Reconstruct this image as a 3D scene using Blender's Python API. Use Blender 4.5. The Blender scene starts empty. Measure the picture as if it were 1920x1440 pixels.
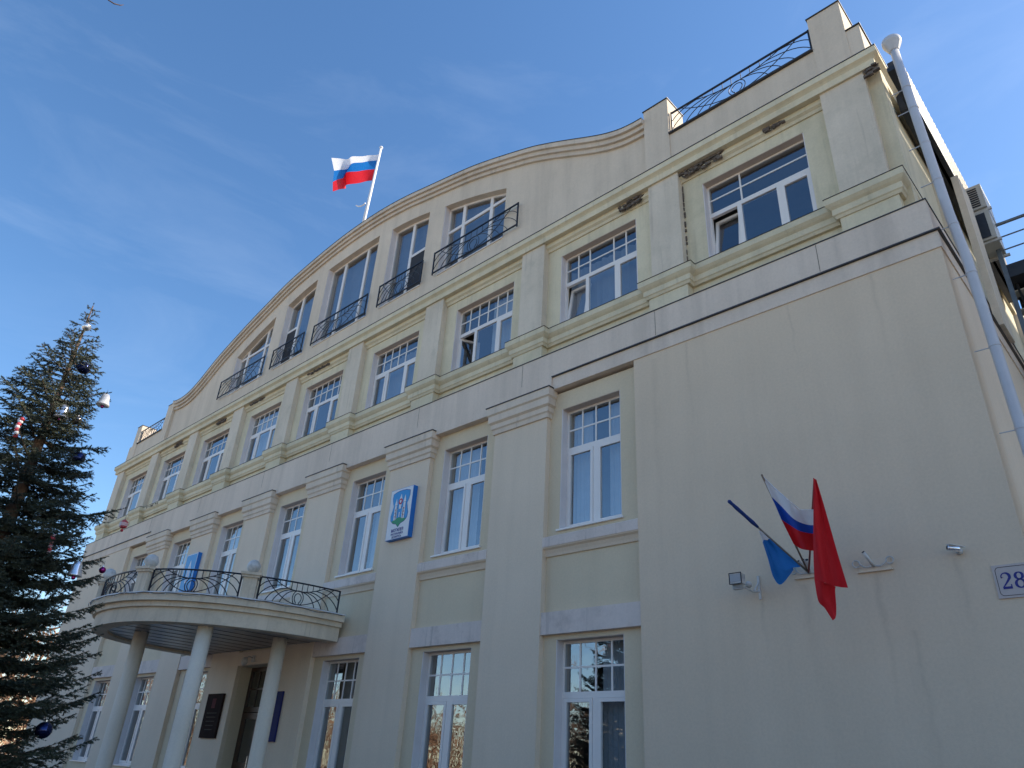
import bpy, math, random
import numpy as np
from mathutils import Matrix, Vector

R = math.radians
rnd = random.Random(7)
sc = bpy.context.scene
col = sc.collection

# ------------------------------------------------------------------ camera
ROT = np.array([[0.7283442716, 0.6829594203, 0.0555072265],
                [-0.2880382062, 0.3786660581, -0.8795714913],
                [-0.6217303385, 0.6246426552, 0.4725176608]])
FPX = 1357.29
CAM = np.array([0.0, -10.0, 1.6])
cd = bpy.data.cameras.new('camera'); cam = bpy.data.objects.new('camera', cd); col.objects.link(cam)
cd.sensor_width = 36.0; cd.lens = FPX / 1920 * 36; cd.clip_start = 0.05; cd.clip_end = 3000
m = Matrix.Identity(4)
for i in range(3):
    m[i][0] = ROT[0][i]; m[i][1] = -ROT[1][i]; m[i][2] = -ROT[2][i]; m[i][3] = CAM[i]
cam.matrix_world = m
sc.camera = cam

def at(px, py, y):
    """the point of the vertical plane y that is seen at pixel (px, py) of the 1920x1440 photograph"""
    v = ROT.T @ np.array([px - 960.0, py - 720.0, FPX])
    return CAM + v * (10.0 + y) / v[1]

def at_d(px, py, d):
    """the point seen at that pixel at horizontal distance d"""
    v = ROT.T @ np.array([px - 960.0, py - 720.0, FPX])
    return CAM + v * d / math.hypot(v[0], v[1])

# ------------------------------------------------------------------ sky, sun, exposure
SUN_EL, SUN_ROT = 38.0, 45.0        # above the horizon; clockwise from +Y
w = bpy.data.worlds.new('World'); sc.world = w; w.use_nodes = True
nt = w.node_tree; N = nt.nodes; L = nt.links
for n in list(N): N.remove(n)
out = N.new('ShaderNodeOutputWorld'); bg = N.new('ShaderNodeBackground'); sky = N.new('ShaderNodeTexSky')
sky.sky_type = 'NISHITA'; sky.sun_disc = False
sky.sun_elevation = R(SUN_EL); sky.sun_rotation = R(SUN_ROT)
sky.altitude = 100; sky.air_density = 1.0; sky.dust_density = 0.4; sky.ozone_density = 2.0
tc = N.new('ShaderNodeTexCoord'); mp = N.new('ShaderNodeMapping'); mp.inputs['Scale'].default_value = (1.2, 1.2, 4.5)
mp.inputs['Rotation'].default_value = (0.3, 0.5, 0.4)
nz = N.new('ShaderNodeTexNoise'); nz.inputs['Scale'].default_value = 2.2; nz.inputs['Detail'].default_value = 9
nz.inputs['Roughness'].default_value = 0.62; nz.inputs['Distortion'].default_value = 0.5
cr = N.new('ShaderNodeValToRGB'); cr.color_ramp.elements[0].position = 0.54; cr.color_ramp.elements[1].position = 0.86
cr.color_ramp.elements[0].color = (0, 0, 0, 1); cr.color_ramp.elements[1].color = (0.065, 0.065, 0.065, 1)
mx = N.new('ShaderNodeMixRGB'); mx.inputs['Color2'].default_value = (6.5, 7.0, 7.6, 1)
L.new(tc.outputs['Generated'], mp.inputs['Vector']); L.new(mp.outputs[0], nz.inputs['Vector'])
L.new(nz.outputs['Fac'], cr.inputs[0]); L.new(cr.outputs[0], mx.inputs['Fac']); L.new(sky.outputs[0], mx.inputs['Color1'])
hs = N.new('ShaderNodeHueSaturation'); hs.inputs['Saturation'].default_value = 1.18
L.new(mx.outputs[0], hs.inputs['Color']); L.new(hs.outputs[0], bg.inputs['Color']); bg.inputs['Strength'].default_value = 0.15
L.new(bg.outputs[0], out.inputs['Surface'])

sd = bpy.data.lights.new('sun', 'SUN'); sun = bpy.data.objects.new('sun', sd); col.objects.link(sun)
sd.energy = 5.0; sd.angle = R(0.53); sd.color = (1.0, 0.89, 0.73)
sv = Vector((math.sin(R(SUN_ROT)) * math.cos(R(SUN_EL)), math.cos(R(SUN_ROT)) * math.cos(R(SUN_EL)), math.sin(R(SUN_EL))))
sun.rotation_euler = sv.to_track_quat('Z', 'Y').to_euler(); sun.location = (30, 40, 60)

sc.view_settings.view_transform = 'Standard'
try: sc.view_settings.look = 'None'
except Exception: pass
sc.view_settings.exposure = 0.66; sc.view_settings.gamma = 1; sc.view_settings.use_curve_mapping = False
sc.cycles.max_bounces = 8; sc.cycles.transparent_max_bounces = 12

# ------------------------------------------------------------------ materials
def nodes(name):
    mt = bpy.data.materials.new(name); mt.use_nodes = True
    return mt, mt.node_tree.nodes, mt.node_tree.links, mt.node_tree.nodes['Principled BSDF']

def noise(Nn, Ll, vec, scale, detail=4, rough=0.55, map_scale=None):
    n = Nn.new('ShaderNodeTexNoise'); n.inputs['Scale'].default_value = scale
    n.inputs['Detail'].default_value = detail; n.inputs['Roughness'].default_value = rough
    if map_scale:
        mm = Nn.new('ShaderNodeMapping'); mm.inputs['Scale'].default_value = map_scale
        Ll.new(vec, mm.inputs['Vector']); Ll.new(mm.outputs[0], n.inputs['Vector'])
    else: Ll.new(vec, n.inputs['Vector'])
    return n

def ramp(Nn, Ll, fac, p0, p1, c0, c1):
    r = Nn.new('ShaderNodeValToRGB'); e = r.color_ramp.elements
    e[0].position, e[1].position = p0, p1; e[0].color = tuple(c0) + (1,); e[1].color = tuple(c1) + (1,)
    Ll.new(fac, r.inputs[0]); return r

def mul(Nn, Ll, a, b, fac=1.0):
    x = Nn.new('ShaderNodeMixRGB'); x.blend_type = 'MULTIPLY'; x.inputs['Fac'].default_value = fac
    Ll.new(a, x.inputs['Color1']); Ll.new(b, x.inputs['Color2']); return x

def stucco(name, base, mottle=0.10, streak=0.10, grain=0.06, bump=0.35, dirt=0.0, tint=(0.55, 0.6, 0.4)):
    mt, Nn, Ll, P = nodes(name)
    geo = Nn.new('ShaderNodeNewGeometry'); v = geo.outputs['Position']
    base_n = Nn.new('ShaderNodeRGB'); base_n.outputs[0].default_value = tuple(base) + (1,)
    n1 = noise(Nn, Ll, v, 0.55, 6, 0.6)
    r1 = ramp(Nn, Ll, n1.outputs['Fac'], 0.3, 0.72, (1 - mottle, 1 - mottle, 1 - mottle * 1.1), (1 + mottle * .3,) * 3)
    c = mul(Nn, Ll, base_n.outputs[0], r1.outputs[0])
    n2 = noise(Nn, Ll, v, 1.0, 5, 0.6, (2.6, 2.6, 0.16))
    r2 = ramp(Nn, Ll, n2.outputs['Fac'], 0.44, 0.70, (1, 1, 1), (1 - streak, 1 - streak, 1 - streak))
    c = mul(Nn, Ll, c.outputs[0], r2.outputs[0])
    n3 = noise(Nn, Ll, v, 26.0, 3, 0.7)
    r3 = ramp(Nn, Ll, n3.outputs['Fac'], 0.3, 0.7, (1 - grain,) * 3, (1 + grain * .5,) * 3)
    c = mul(Nn, Ll, c.outputs[0], r3.outputs[0])
    if dirt:
        n4 = noise(Nn, Ll, v, 1.6, 8, 0.68)
        r4 = ramp(Nn, Ll, n4.outputs['Fac'], 0.52, 0.68, (1, 1, 1), tuple(1 - dirt * (1 - t) for t in tint))
        c = mul(Nn, Ll, c.outputs[0], r4.outputs[0])
        n5 = noise(Nn, Ll, v, 1.0, 3, 0.5, (9, 9, 0.5))
        r5 = ramp(Nn, Ll, n5.outputs['Fac'], 0.60, 0.72, (1, 1, 1), (1 - dirt * .5,) * 3)
        c = mul(Nn, Ll, c.outputs[0], r5.outputs[0])
    Ll.new(c.outputs[0], P.inputs['Base Color']); P.inputs['Roughness'].default_value = 0.9
    bn = noise(Nn, Ll, v, 70.0, 3, 0.7)
    bn2 = noise(Nn, Ll, v, 3.0, 4, 0.5)
    ad = Nn.new('ShaderNodeMath'); ad.operation = 'MULTIPLY_ADD'; ad.inputs[1].default_value = 2.5
    Ll.new(bn2.outputs['Fac'], ad.inputs[0]); Ll.new(bn.outputs['Fac'], ad.inputs[2])
    b = Nn.new('ShaderNodeBump'); b.inputs['Strength'].default_value = bump; b.inputs['Distance'].default_value = 0.008
    Ll.new(ad.outputs[0], b.inputs['Height']); Ll.new(b.outputs[0], P.inputs['Normal'])
    return mt

def plain(name, base, rough=0.5, metal=0.0, var=0.08, scale=6.0, bump=0.0):
    mt, Nn, Ll, P = nodes(name)
    geo = Nn.new('ShaderNodeNewGeometry'); v = geo.outputs['Position']
    rg = Nn.new('ShaderNodeRGB'); rg.outputs[0].default_value = tuple(base) + (1,)
    n = noise(Nn, Ll, v, scale, 5, 0.65)
    r = ramp(Nn, Ll, n.outputs['Fac'], 0.3, 0.7, (1 - var,) * 3, (1 + var * .4,) * 3)
    c = mul(Nn, Ll, rg.outputs[0], r.outputs[0]); Ll.new(c.outputs[0], P.inputs['Base Color'])
    P.inputs['Roughness'].default_value = rough; P.inputs['Metallic'].default_value = metal
    if bump:
        b = Nn.new('ShaderNodeBump'); b.inputs['Strength'].default_value = bump; b.inputs['Distance'].default_value = 0.02
        Ll.new(n.outputs['Fac'], b.inputs['Height']); Ll.new(b.outputs[0], P.inputs['Normal'])
    return mt

def glass(name, ior=2.7, tint=(0.62, 0.66, 0.68)):
    mt, Nn, Ll, P = nodes(name)
    Nn.remove(P); o = Nn['Material Output']
    tr = Nn.new('ShaderNodeBsdfTransparent'); tr.inputs[0].default_value = tuple(tint) + (1,)
    gl = Nn.new('ShaderNodeBsdfGlossy'); gl.inputs['Roughness'].default_value = 0.012; gl.inputs[0].default_value = (0.92, 0.95, 1, 1)
    fr = Nn.new('ShaderNodeFresnel'); fr.inputs[0].default_value = ior
    geo = Nn.new('ShaderNodeNewGeometry'); inv = Nn.new('ShaderNodeMath'); inv.operation = 'SUBTRACT'; inv.inputs[0].default_value = 1
    Ll.new(geo.outputs['Backfacing'], inv.inputs[1])
    mu = Nn.new('ShaderNodeMath'); mu.operation = 'MULTIPLY'; Ll.new(fr.outputs[0], mu.inputs[0]); Ll.new(inv.outputs[0], mu.inputs[1])
    mxs = Nn.new('ShaderNodeMixShader'); Ll.new(mu.outputs[0], mxs.inputs[0]); Ll.new(tr.outputs[0], mxs.inputs[1]); Ll.new(gl.outputs[0], mxs.inputs[2])
    n = noise(Nn, Ll, geo.outputs['Position'], 1.7, 2, 0.5)
    b = Nn.new('ShaderNodeBump'); b.inputs['Strength'].default_value = 0.25; b.inputs['Distance'].default_value = 0.02
    Ll.new(n.outputs['Fac'], b.inputs['Height']); Ll.new(b.outputs[0], gl.inputs['Normal'])
    Ll.new(mxs.outputs[0], o.inputs['Surface'])
    return mt

M = {}
M['pier'] = stucco('cream_stucco', (0.755, 0.62, 0.475), 0.06, 0.05)
M['bay'] = stucco('olive_stucco', (0.70, 0.58, 0.41), 0.06, 0.05)
M['band'] = stucco('lilac_grey_stucco', (0.74, 0.615, 0.505), 0.08, 0.14, dirt=0.10, tint=(.6, .6, .6))
def stains(mt, items):
    """soft run-down marks (x, z bottom, z top, half width, strength) in the paint"""
    Nn, Ll = mt.node_tree.nodes, mt.node_tree.links; P = Nn['Principled BSDF']; src = P.inputs['Base Color'].links[0].from_socket
    geo = Nn.new('ShaderNodeNewGeometry'); sep = Nn.new('ShaderNodeSeparateXYZ'); Ll.new(geo.outputs['Position'], sep.inputs[0])
    def mth(op, a, b=None, clamp=False):
        n = Nn.new('ShaderNodeMath'); n.operation = op; n.use_clamp = clamp
        for i, q in enumerate((a, b)):
            if q is None: continue
            if isinstance(q, (int, float)): n.inputs[i].default_value = q
            else: Ll.new(q, n.inputs[i])
        return n.outputs[0]
    nn = noise(Nn, Ll, geo.outputs['Position'], 2.0, 4, 0.6); wob = mth('MULTIPLY', mth('SUBTRACT', nn.outputs['Fac'], .5), .22)
    nb = noise(Nn, Ll, geo.outputs['Position'], 5.0, 5, 0.7)
    for x, z0, z1, hw, st in items:
        dx = mth('ABSOLUTE', mth('SUBTRACT', mth('ADD', sep.outputs['X'], wob), x)); m1 = mth('SUBTRACT', 1.0, mth('DIVIDE', dx, hw), True)
        zz = mth('DIVIDE', mth('SUBTRACT', sep.outputs['Z'], z0), z1 - z0, True); cut = mth('LESS_THAN', sep.outputs['Z'], z1)
        f = mth('MULTIPLY', mth('MULTIPLY', mth('MULTIPLY', m1, zz), cut), mth('MULTIPLY', nb.outputs['Fac'], st * 2), True)
        mxn = Nn.new('ShaderNodeMixRGB'); mxn.inputs['Color2'].default_value = (0.22, 0.15, 0.10, 1); Ll.new(f, mxn.inputs['Fac']); Ll.new(src, mxn.inputs['Color1']); src = mxn.outputs[0]
    Ll.new(src, P.inputs['Base Color'])
M['pier_right'] = stucco('cream_stucco_run_marks', (0.735, 0.585, 0.43), 0.06, 0.045)
stains(M['pier_right'], [(-3.10, 2.1, 4.15, .06, .17), (-2.78, 1.2, 3.4, .05, .13), (-4.05, 2.6, 4.1, .10, .16), (-2.15, 3.0, 4.2, .06, .15), (-5.6, 6.8, 8.6, .04, .16), (-3.7, 7.2, 8.6, .03, .15), (-6.3, 2.0, 8.5, .10, .10), (-2.4, 6.9, 8.6, .05, .14), (-4.7, 3.1, 4.0, .05, .18)])
M['capital'] = stucco('capital_stucco', (0.74, 0.62, 0.50), 0.10, 0.12, dirt=0.30, tint=(.5, .47, .45))
M['ledge'] = stucco('white_stained_stucco', (0.74, 0.63, 0.56), 0.08, 0.10, dirt=0.42, tint=(.45, .42, .42))
M['upper'] = stucco('pale_green_stucco', (0.75, 0.66, 0.475), 0.16, 0.12, 0.06, 0.3, dirt=0.24, tint=(.62, .68, .6))
M['upper_grey'] = stucco('grey_white_stucco', (0.73, 0.63, 0.505), 0.16, 0.10, 0.06, 0.3, dirt=0.30, tint=(.62, .66, .64))
M['gable'] = stucco('beige_grey_stucco', (0.71, 0.60, 0.475), 0.08, 0.12, dirt=0.12, tint=(.6, .6, .6))
M['arch'] = stucco('arch_moulding_stucco', (0.68, 0.58, 0.47), 0.12, 0.1, dirt=0.28, tint=(.5, .48, .46))
M['canopy'] = stucco('canopy_stucco', (0.75, 0.63, 0.48), 0.12, 0.16, dirt=0.32, tint=(.55, .52, .48))
M['column'] = stucco('white_column_paint', (0.84, 0.75, 0.63), 0.06, 0.08, 0.05, 0.5)
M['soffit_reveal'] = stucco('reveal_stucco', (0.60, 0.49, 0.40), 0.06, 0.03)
M['jamb'] = plain('white_jamb_paint', (0.72, 0.67, 0.66), 0.7, 0, 0.06, 3)
M['frame'] = plain('white_plastic_frame', (0.80, 0.75, 0.71), 0.35, 0, 0.03, 4)
M['flash'] = plain('dark_metal_flashing', (0.075, 0.072, 0.075), 0.5, 0.5, 0.3, 5)
M['iron'] = plain('black_wrought_iron', (0.018, 0.02, 0.03), 0.45, 0.3, 0.3, 20)
M['glass'] = glass('window_glass')
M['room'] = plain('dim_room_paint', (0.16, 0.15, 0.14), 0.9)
M['curtain'] = plain('pale_curtain', (0.62, 0.64, 0.66), 0.9, 0, 0.1, 2)
M['blind'] = plain('grey_blind', (0.36, 0.38, 0.42), 0.9, 0, 0.1, 2)
M['opening_dark'] = plain('open_window_dark', (0.03, 0.03, 0.035), 0.8)  # near-black colour for the darkness inside an open window
M['rubble'] = plain('broken_brick', (0.17, 0.135, 0.11), 0.95, 0, 0.75, 14, 0.8)
M['pipe'] = plain('white_painted_pipe', (0.52, 0.52, 0.55), 0.4, 0.0, 0.08, 3)
M['soffit'] = plain('grey_panel', (0.30, 0.30, 0.31), 0.28, 0.3, 0.12, 2)
M['snow'] = plain('white_ledge_sheet', (0.66, 0.68, 0.72), 0.6, 0, 0.15, 4)
M['door'] = plain('dark_brown_wood', (0.055, 0.025, 0.014), 0.35, 0, 0.4, 5)
M['globe'] = plain('weathered_white_ball', (0.62, 0.60, 0.57), 0.5, 0, 0.35, 7)
M['steel'] = plain('dark_steel', (0.05, 0.055, 0.065), 0.5, 0.6, 0.2, 6)
M['greysteel'] = plain('grey_steel', (0.16, 0.19, 0.22), 0.5, 0.4, 0.2, 6)
M['ac'] = plain('beige_metal_case', (0.50, 0.49, 0.44), 0.45, 0, 0.1, 4)
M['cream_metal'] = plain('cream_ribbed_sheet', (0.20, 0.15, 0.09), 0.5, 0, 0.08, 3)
M['roofsheet'] = plain('grey_roof_sheet', (0.25, 0.25, 0.26), 0.5, 0.3, 0.15, 3)
M['asphalt'] = plain('worn_asphalt', (0.16, 0.15, 0.14), 0.9, 0, 0.3, 8, 0.3)
M['pave'] = plain('pale_paving', (0.14, 0.135, 0.13), 0.9, 0, 0.2, 3, 0.2)
M['bounce_ground'] = plain('warm_bounce_ground', (0.66, 0.53, 0.40), 0.95, 0, 0.35, .6, 0.5)  # pale warm ground tone, chosen to bounce light up the facade
M['bark'] = plain('spruce_bark', (0.16, 0.10, 0.065), 0.9, 0, 0.4, 14, 0.6)
M['birch'] = plain('birch_bark', (0.55, 0.52, 0.47), 0.8, 0, 0.6, 5, 0.3)
M['twig'] = plain('brown_twigs', (0.34, 0.20, 0.12), 0.9, 0, 0.4, 6)
M['white'] = plain('white_sheet', (0.72, 0.72, 0.74), 0.5, 0, 0.05, 5)
M['signblue'] = plain('sign_blue', (0.01, 0.16, 0.52), 0.45, 0, 0.05, 5)
M['skyblue'] = plain('crest_blue', (0.02, 0.27, 0.60), 0.45, 0, 0.05, 5)
M['crestred'] = plain('crest_red', (0.50, 0.04, 0.05), 0.5)
M['crestgreen'] = plain('crest_green', (0.02, 0.26, 0.10), 0.5)
M['navy'] = plain('navy_letters', (0.015, 0.02, 0.20), 0.5)
M['black'] = plain('black_line', (0.02, 0.02, 0.025), 0.6)
M['plaque'] = plain('dark_plaque', (0.03, 0.017, 0.014), 0.9, 0, 0.3, 3)
M['plaque'].node_tree.nodes['Principled BSDF'].inputs['Specular IOR Level'].default_value = 0.12
M['deepblue'] = plain('deep_blue_plate', (0.010, 0.014, 0.11), 0.8, 0, 0.1, 5)

def cloth(name, c, trans=0.35):
    mt, Nn, Ll, P = nodes(name); o = Nn['Material Output']
    P.inputs['Base Color'].default_value = tuple(c) + (1,); P.inputs['Roughness'].default_value = 0.75
    geo = Nn.new('ShaderNodeNewGeometry'); n = noise(Nn, Ll, geo.outputs['Position'], 9, 3, 0.5)
    b = Nn.new('ShaderNodeBump'); b.inputs['Strength'].default_value = 0.5; b.inputs['Distance'].default_value = 0.02
    Ll.new(n.outputs['Fac'], b.inputs['Height']); Ll.new(b.outputs[0], P.inputs['Normal'])
    t = Nn.new('ShaderNodeBsdfTranslucent'); t.inputs[0].default_value = tuple(min(1, k * 1.1) for k in c) + (1,)
    x = Nn.new('ShaderNodeMixShader'); x.inputs[0].default_value = trans
    Ll.new(P.outputs[0], x.inputs[1]); Ll.new(t.outputs[0], x.inputs[2]); Ll.new(x.outputs[0], o.inputs['Surface'])
    return mt
M['cl_white'] = cloth('white_cloth', (0.72, 0.72, 0.76))
M['cl_blue'] = cloth('blue_cloth', (0.01, 0.07, 0.42))
M['cl_red'] = cloth('red_cloth', (0.62, 0.012, 0.02))
M['cl_sky'] = cloth('bright_blue_cloth', (0.01, 0.16, 0.50))
M['cl_navy'] = cloth('navy_cloth', (0.01, 0.04, 0.20), 0.15)

def needle_mat():
    mt, Nn, Ll, P = nodes('spruce_needles')
    geo = Nn.new('ShaderNodeNewGeometry'); n = noise(Nn, Ll, geo.outputs['Position'], 2.2, 4, 0.6)
    r = ramp(Nn, Ll, n.outputs['Fac'], 0.3, 0.7, (0.018, 0.030, 0.022), (0.070, 0.080, 0.046))
    Ll.new(r.outputs[0], P.inputs['Base Color']); P.inputs['Roughness'].default_value = 0.6
    return mt
M['needle'] = needle_mat()
def chrome(name, c, rough=0.12):
    mt, Nn, Ll, P = nodes(name); P.inputs['Base Color'].default_value = tuple(c) + (1,)
    P.inputs['Metallic'].default_value = 0.85; P.inputs['Roughness'].default_value = rough; return mt
M['silver'] = chrome('silver_foil', (0.85, 0.85, 0.88), 0.2)
M['ballblue'] = chrome('blue_glass_ball', (0.02, 0.03, 0.10))
M['lampglass'] = plain('lamp_glass', (0.35, 0.35, 0.36), 0.4)
M['ballpurple'] = chrome('purple_glass_ball', (0.30, 0.02, 0.16))
M['balldark'] = chrome('bronze_glass_ball', (0.35, 0.28, 0.25))
M['candyred'] = plain('red_plastic', (0.55, 0.05, 0.06), 0.3)
M['candypink'] = plain('pink_plastic', (0.70, 0.42, 0.42), 0.3)

# ------------------------------------------------------------------ mesh helpers
class MB:
    def __init__(s): s.v = []; s.f = []; s.mi = []; s.cur = 0
    def add(s, vs, fs):
        b = len(s.v); s.v += [tuple(map(float, p)) for p in vs]
        for f in fs: s.f.append(tuple(b + i for i in f)); s.mi.append(s.cur)
        return s
    def hexa(s, p):   # 8 points: bottom 4 ccw, top 4 ccw
        return s.add(p, [(0, 3, 2, 1), (4, 5, 6, 7), (0, 1, 5, 4), (1, 2, 6, 5), (2, 3, 7, 6), (3, 0, 4, 7)])
    def box(s, x0, x1, y0, y1, z0, z1):
        return s.hexa([(x0, y0, z0), (x1, y0, z0), (x1, y1, z0), (x0, y1, z0), (x0, y0, z1), (x1, y0, z1), (x1, y1, z1), (x0, y1, z1)])
    def slab(s, x0, x1, y0, y1, zb0, zb1, zt0, zt1):
        return s.hexa([(x0, y0, zb0), (x1, y0, zb1), (x1, y1, zb1), (x0, y1, zb0), (x0, y0, zt0), (x1, y0, zt1), (x1, y1, zt1), (x0, y1, zt0)])
    def tube(s, pts, r, n=6, cap=True):
        pts = [Vector(p) for p in pts]; k = len(pts)
        rs = r if isinstance(r, (list, tuple)) else [r] * k
        rings = []; up = None
        for i, p in enumerate(pts):
            d = (pts[min(i + 1, k - 1)] - pts[max(i - 1, 0)])
            if d.length < 1e-9: d = Vector((0, 0, 1))
            d.normalize()
            if up is None: up = d.orthogonal().normalized()
            else:
                up = up - d * up.dot(d)
                up = up.normalized() if up.length > 1e-6 else d.orthogonal().normalized()
            e = d.cross(up)
            rings.append([p + (up * math.cos(2 * math.pi * j / n) + e * math.sin(2 * math.pi * j / n)) * rs[i] for j in range(n)])
        vs = [tuple(q) for ring in rings for q in ring]; fs = []
        for i in range(k - 1):
            for j in range(n):
                a = i * n + j; b = i * n + (j + 1) % n
                fs.append((a, b, b + n, a + n))
        if cap: fs.append(tuple(range(n))[::-1]); fs.append(tuple((k - 1) * n + j for j in range(n)))
        return s.add(vs, fs)
    def lathe(s, prof, c, n=20, ax=None):
        cx, cy, cz = c; vs = []; fs = []
        for r_, z_ in prof:
            for j in range(n):
                a = 2 * math.pi * j / n; vs.append((cx + r_ * math.cos(a), cy + r_ * math.sin(a), cz + z_))
        for i in range(len(prof) - 1):
            for j in range(n):
                a = i * n + j; b = i * n + (j + 1) % n; fs.append((a, b, b + n, a + n))
        fs.append(tuple(range(n))[::-1]); fs.append(tuple((len(prof) - 1) * n + j for j in range(n)))
        return s.add(vs, fs)
    def ball(s, c, r, n=14, sq=1.0):
        k = n // 2
        return s.lathe([(max(r * math.sin(math.pi * i / k), 1e-4), -r * sq * math.cos(math.pi * i / k)) for i in range(k + 1)], c, n)
    def prof(s, path, profile, closed_ends=True):
        """path: plan polyline [(x,y)], outward = right-hand side of travel reversed; profile [(out,z)] closed loop"""
        P = [Vector(p) for p in path]; k = len(P); offs = []
        def nrm(a, b):
            d = (b - a).normalized(); return Vector((d.y, -d.x))
        for i in range(k):
            if i == 0: o = nrm(P[0], P[1])
            elif i == k - 1: o = nrm(P[-2], P[-1])
            else:
                n1 = nrm(P[i - 1], P[i]); n2 = nrm(P[i], P[i + 1]); o = (n1 + n2)
                o = o / max(o.dot(n1), 0.2)
            offs.append(o)
        n = len(profile); vs = []
        for i in range(k):
            for (o, z) in profile:
                q = P[i] + offs[i] * o; vs.append((q.x, q.y, z))
        fs = []
        for i in range(k - 1):
            for j in range(n):
                a = i * n + j; b = i * n + (j + 1) % n
                fs.append((a, a + n, b + n, b))
        if closed_ends: fs.append(tuple(range(n))); fs.append(tuple((k - 1) * n + j for j in range(n))[::-1])
        return s.add(vs, fs)
    def mesh(s, name, mats, smooth=False):
        me = bpy.data.meshes.new(name); me.from_pydata(s.v, [], s.f); me.update()
        for q in (mats if isinstance(mats, (list, tuple)) else [mats]): me.materials.append(q)
        if any(s.mi): me.polygons.foreach_set('material_index', s.mi)
        if smooth: me.polygons.foreach_set('use_smooth', [True] * len(s.f))
        return me
    def build(s, name, mats, parent=None, smooth=False, loc=None):
        return put(name, s.mesh(name, mats, smooth), parent, loc)

def put(name, me, parent=None, loc=None):
    o = bpy.data.objects.new(name, me); col.objects.link(o)
    if parent is not None: o.parent = parent
    if loc is not None: o.location = loc
    return o

def tag(o, label=None, cat=None, group=None, kind=None):
    if label: o['label'] = label
    if cat: o['category'] = cat
    if group: o['group'] = group
    if kind: o['kind'] = kind
    return o

def thing(name, label, cat, loc=(0, 0, 0), group=None):
    o = bpy.data.objects.new(name, None); col.objects.link(o); o.location = loc; o.empty_display_size = 0.2
    return tag(o, label, cat, group)

def bez(p0, p1, p2, n=8):
    return [tuple((1 - t) ** 2 * a + 2 * t * (1 - t) * b + t * t * c for a, b, c in zip(p0, p1, p2)) for t in [i / n for i in range(n + 1)]]

# ------------------------------------------------------------------ ground
tag(MB().box(-400, 400, -400, 400, -0.6, -0.004).build('ground', M['bounce_ground']), kind='structure')
tag(MB().box(-70, 40, -22, -12.5, -0.004, 0.0).build('road', M['asphalt']), kind='structure')
tag(MB().box(-60, 30, -12.38, 0.2, -0.003, 0.03).build('pavement', M['pave']), kind='structure')
tag(MB().box(-60, 30, -12.5, -12.38, -0.003, 0.13).build('kerb', M['pave']), kind='structure')

# ------------------------------------------------------------------ THE BUILDING
CX = -18.7; XR = -1.42; XL = -36.0; YB = 16.0
B = thing('office_building', 'long cream and pale green stuccoed office building with an arched gable over its centre', 'building', (0, 0, 0))
BC = [CX + 3.63 * k for k in (3, 2, 1, 0, -1, -2, -3)]        # the seven tall bays, right to left
HB = 1.07

def cells(mb, x0, x1, z0, z1, holes, y0, y1):
    """solid wall x0..x1, z0..z1 with rectangular holes (hx0,hx1,hz0,hz1)"""
    xs = sorted({x0, x1, *[h[0] for h in holes], *[h[1] for h in holes]})
    for a, b in zip(xs, xs[1:]):
        c = (a + b) / 2; hs = sorted((h[2], h[3]) for h in holes if h[0] < c < h[1])
        z = z0
        for h0, h1 in hs:
            if h0 > z: mb.box(a, b, y0, y1, z, h0)
            z = h1
        if z < z1: mb.box(a, b, y0, y1, z, z1)

# piers and pilasters of the two lower storeys
def pil_panel(x0, x1, z0=0.0, z1=8.56):
    return MB().box(x0, x1, 0.0, 0.5, z0, z1).build('pilaster', M['pier'], B)
MB().box(BC[0] + HB, XR, 0.0, 0.5, 0, 8.62).build('corner_pier', M['pier_right'], B)
MB().box(XL, BC[6] - HB, 0.0, 0.5, 0, 8.62).build('corner_pier', M['pier'], B)
for k in range(6): pil_panel(BC[k + 1] + HB, BC[k] - HB)

# capitals: three stepped courses with a metal cap
for k in range(6):
    a, b = BC[k + 1] + HB, BC[k] - HB
    mb = MB(); path = [(a, 0.11), (a, 0.0), (b, 0.0), (b, 0.11)]
    path = [(a, 0.6), (a, 0.0), (b, 0.0), (b, 0.6)]
    path = [(a, 0.119), (a, 0.0), (b, 0.0), (b, 0.119)]
    mb.prof(path, [(-.01, 8.03), (.035, 8.03), (.045, 8.12), (.075, 8.15), (.075, 8.25), (.125, 8.29), (.125, 8.44), (.16, 8.47), (.16, 8.64), (-.01, 8.64)])
    c = mb.build('capital', M['capital'], B)
    MB().prof(path, [(-.01, 8.642), (.18, 8.642), (.18, 8.66), (-.01, 8.66)]).build('metal_cap', M['flash'], c)

# recessed bay walls with window openings
WX = [BC[0] - 0.06] + BC[1:]
for k in range(7):
    a, b = BC[k] - HB, BC[k] + HB
    wx = WX[k]; holes = [(wx - .72, wx + .72, 5.66, 8.18)]
    if k != 3: holes.append((wx - .72, wx + .72, 1.15, 3.69))
    else: holes.append((-19.66, -17.80, -.01, 3.72))
    mb = MB(); cells(mb, a, b, 0, 8.56, holes, 0.12, 0.5)
    mb.build('bay_wall', M['bay'], B)
    if k != 3:
        MB().box(a, b, 0.02, 0.119, 3.77, 4.15).build('lintel_band', M['ledge'], B)
    sb = MB(); path = [(a, 0.119), (b, 0.119)]
    sb.prof(path, [(-.001, 5.331), (.13, 5.331), (.13, 5.51), (.10, 5.53), (-.001, 5.53)])
    sb.build('sill_band', M['ledge'], B)
    MB().prof(path, [(-.001, 5.17), (.03, 5.17), (.045, 5.22), (.075, 5.28), (.115, 5.31), (.12, 5.33), (-.001, 5.33)]).build('sill_moulding', M['pier'], B)
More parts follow.
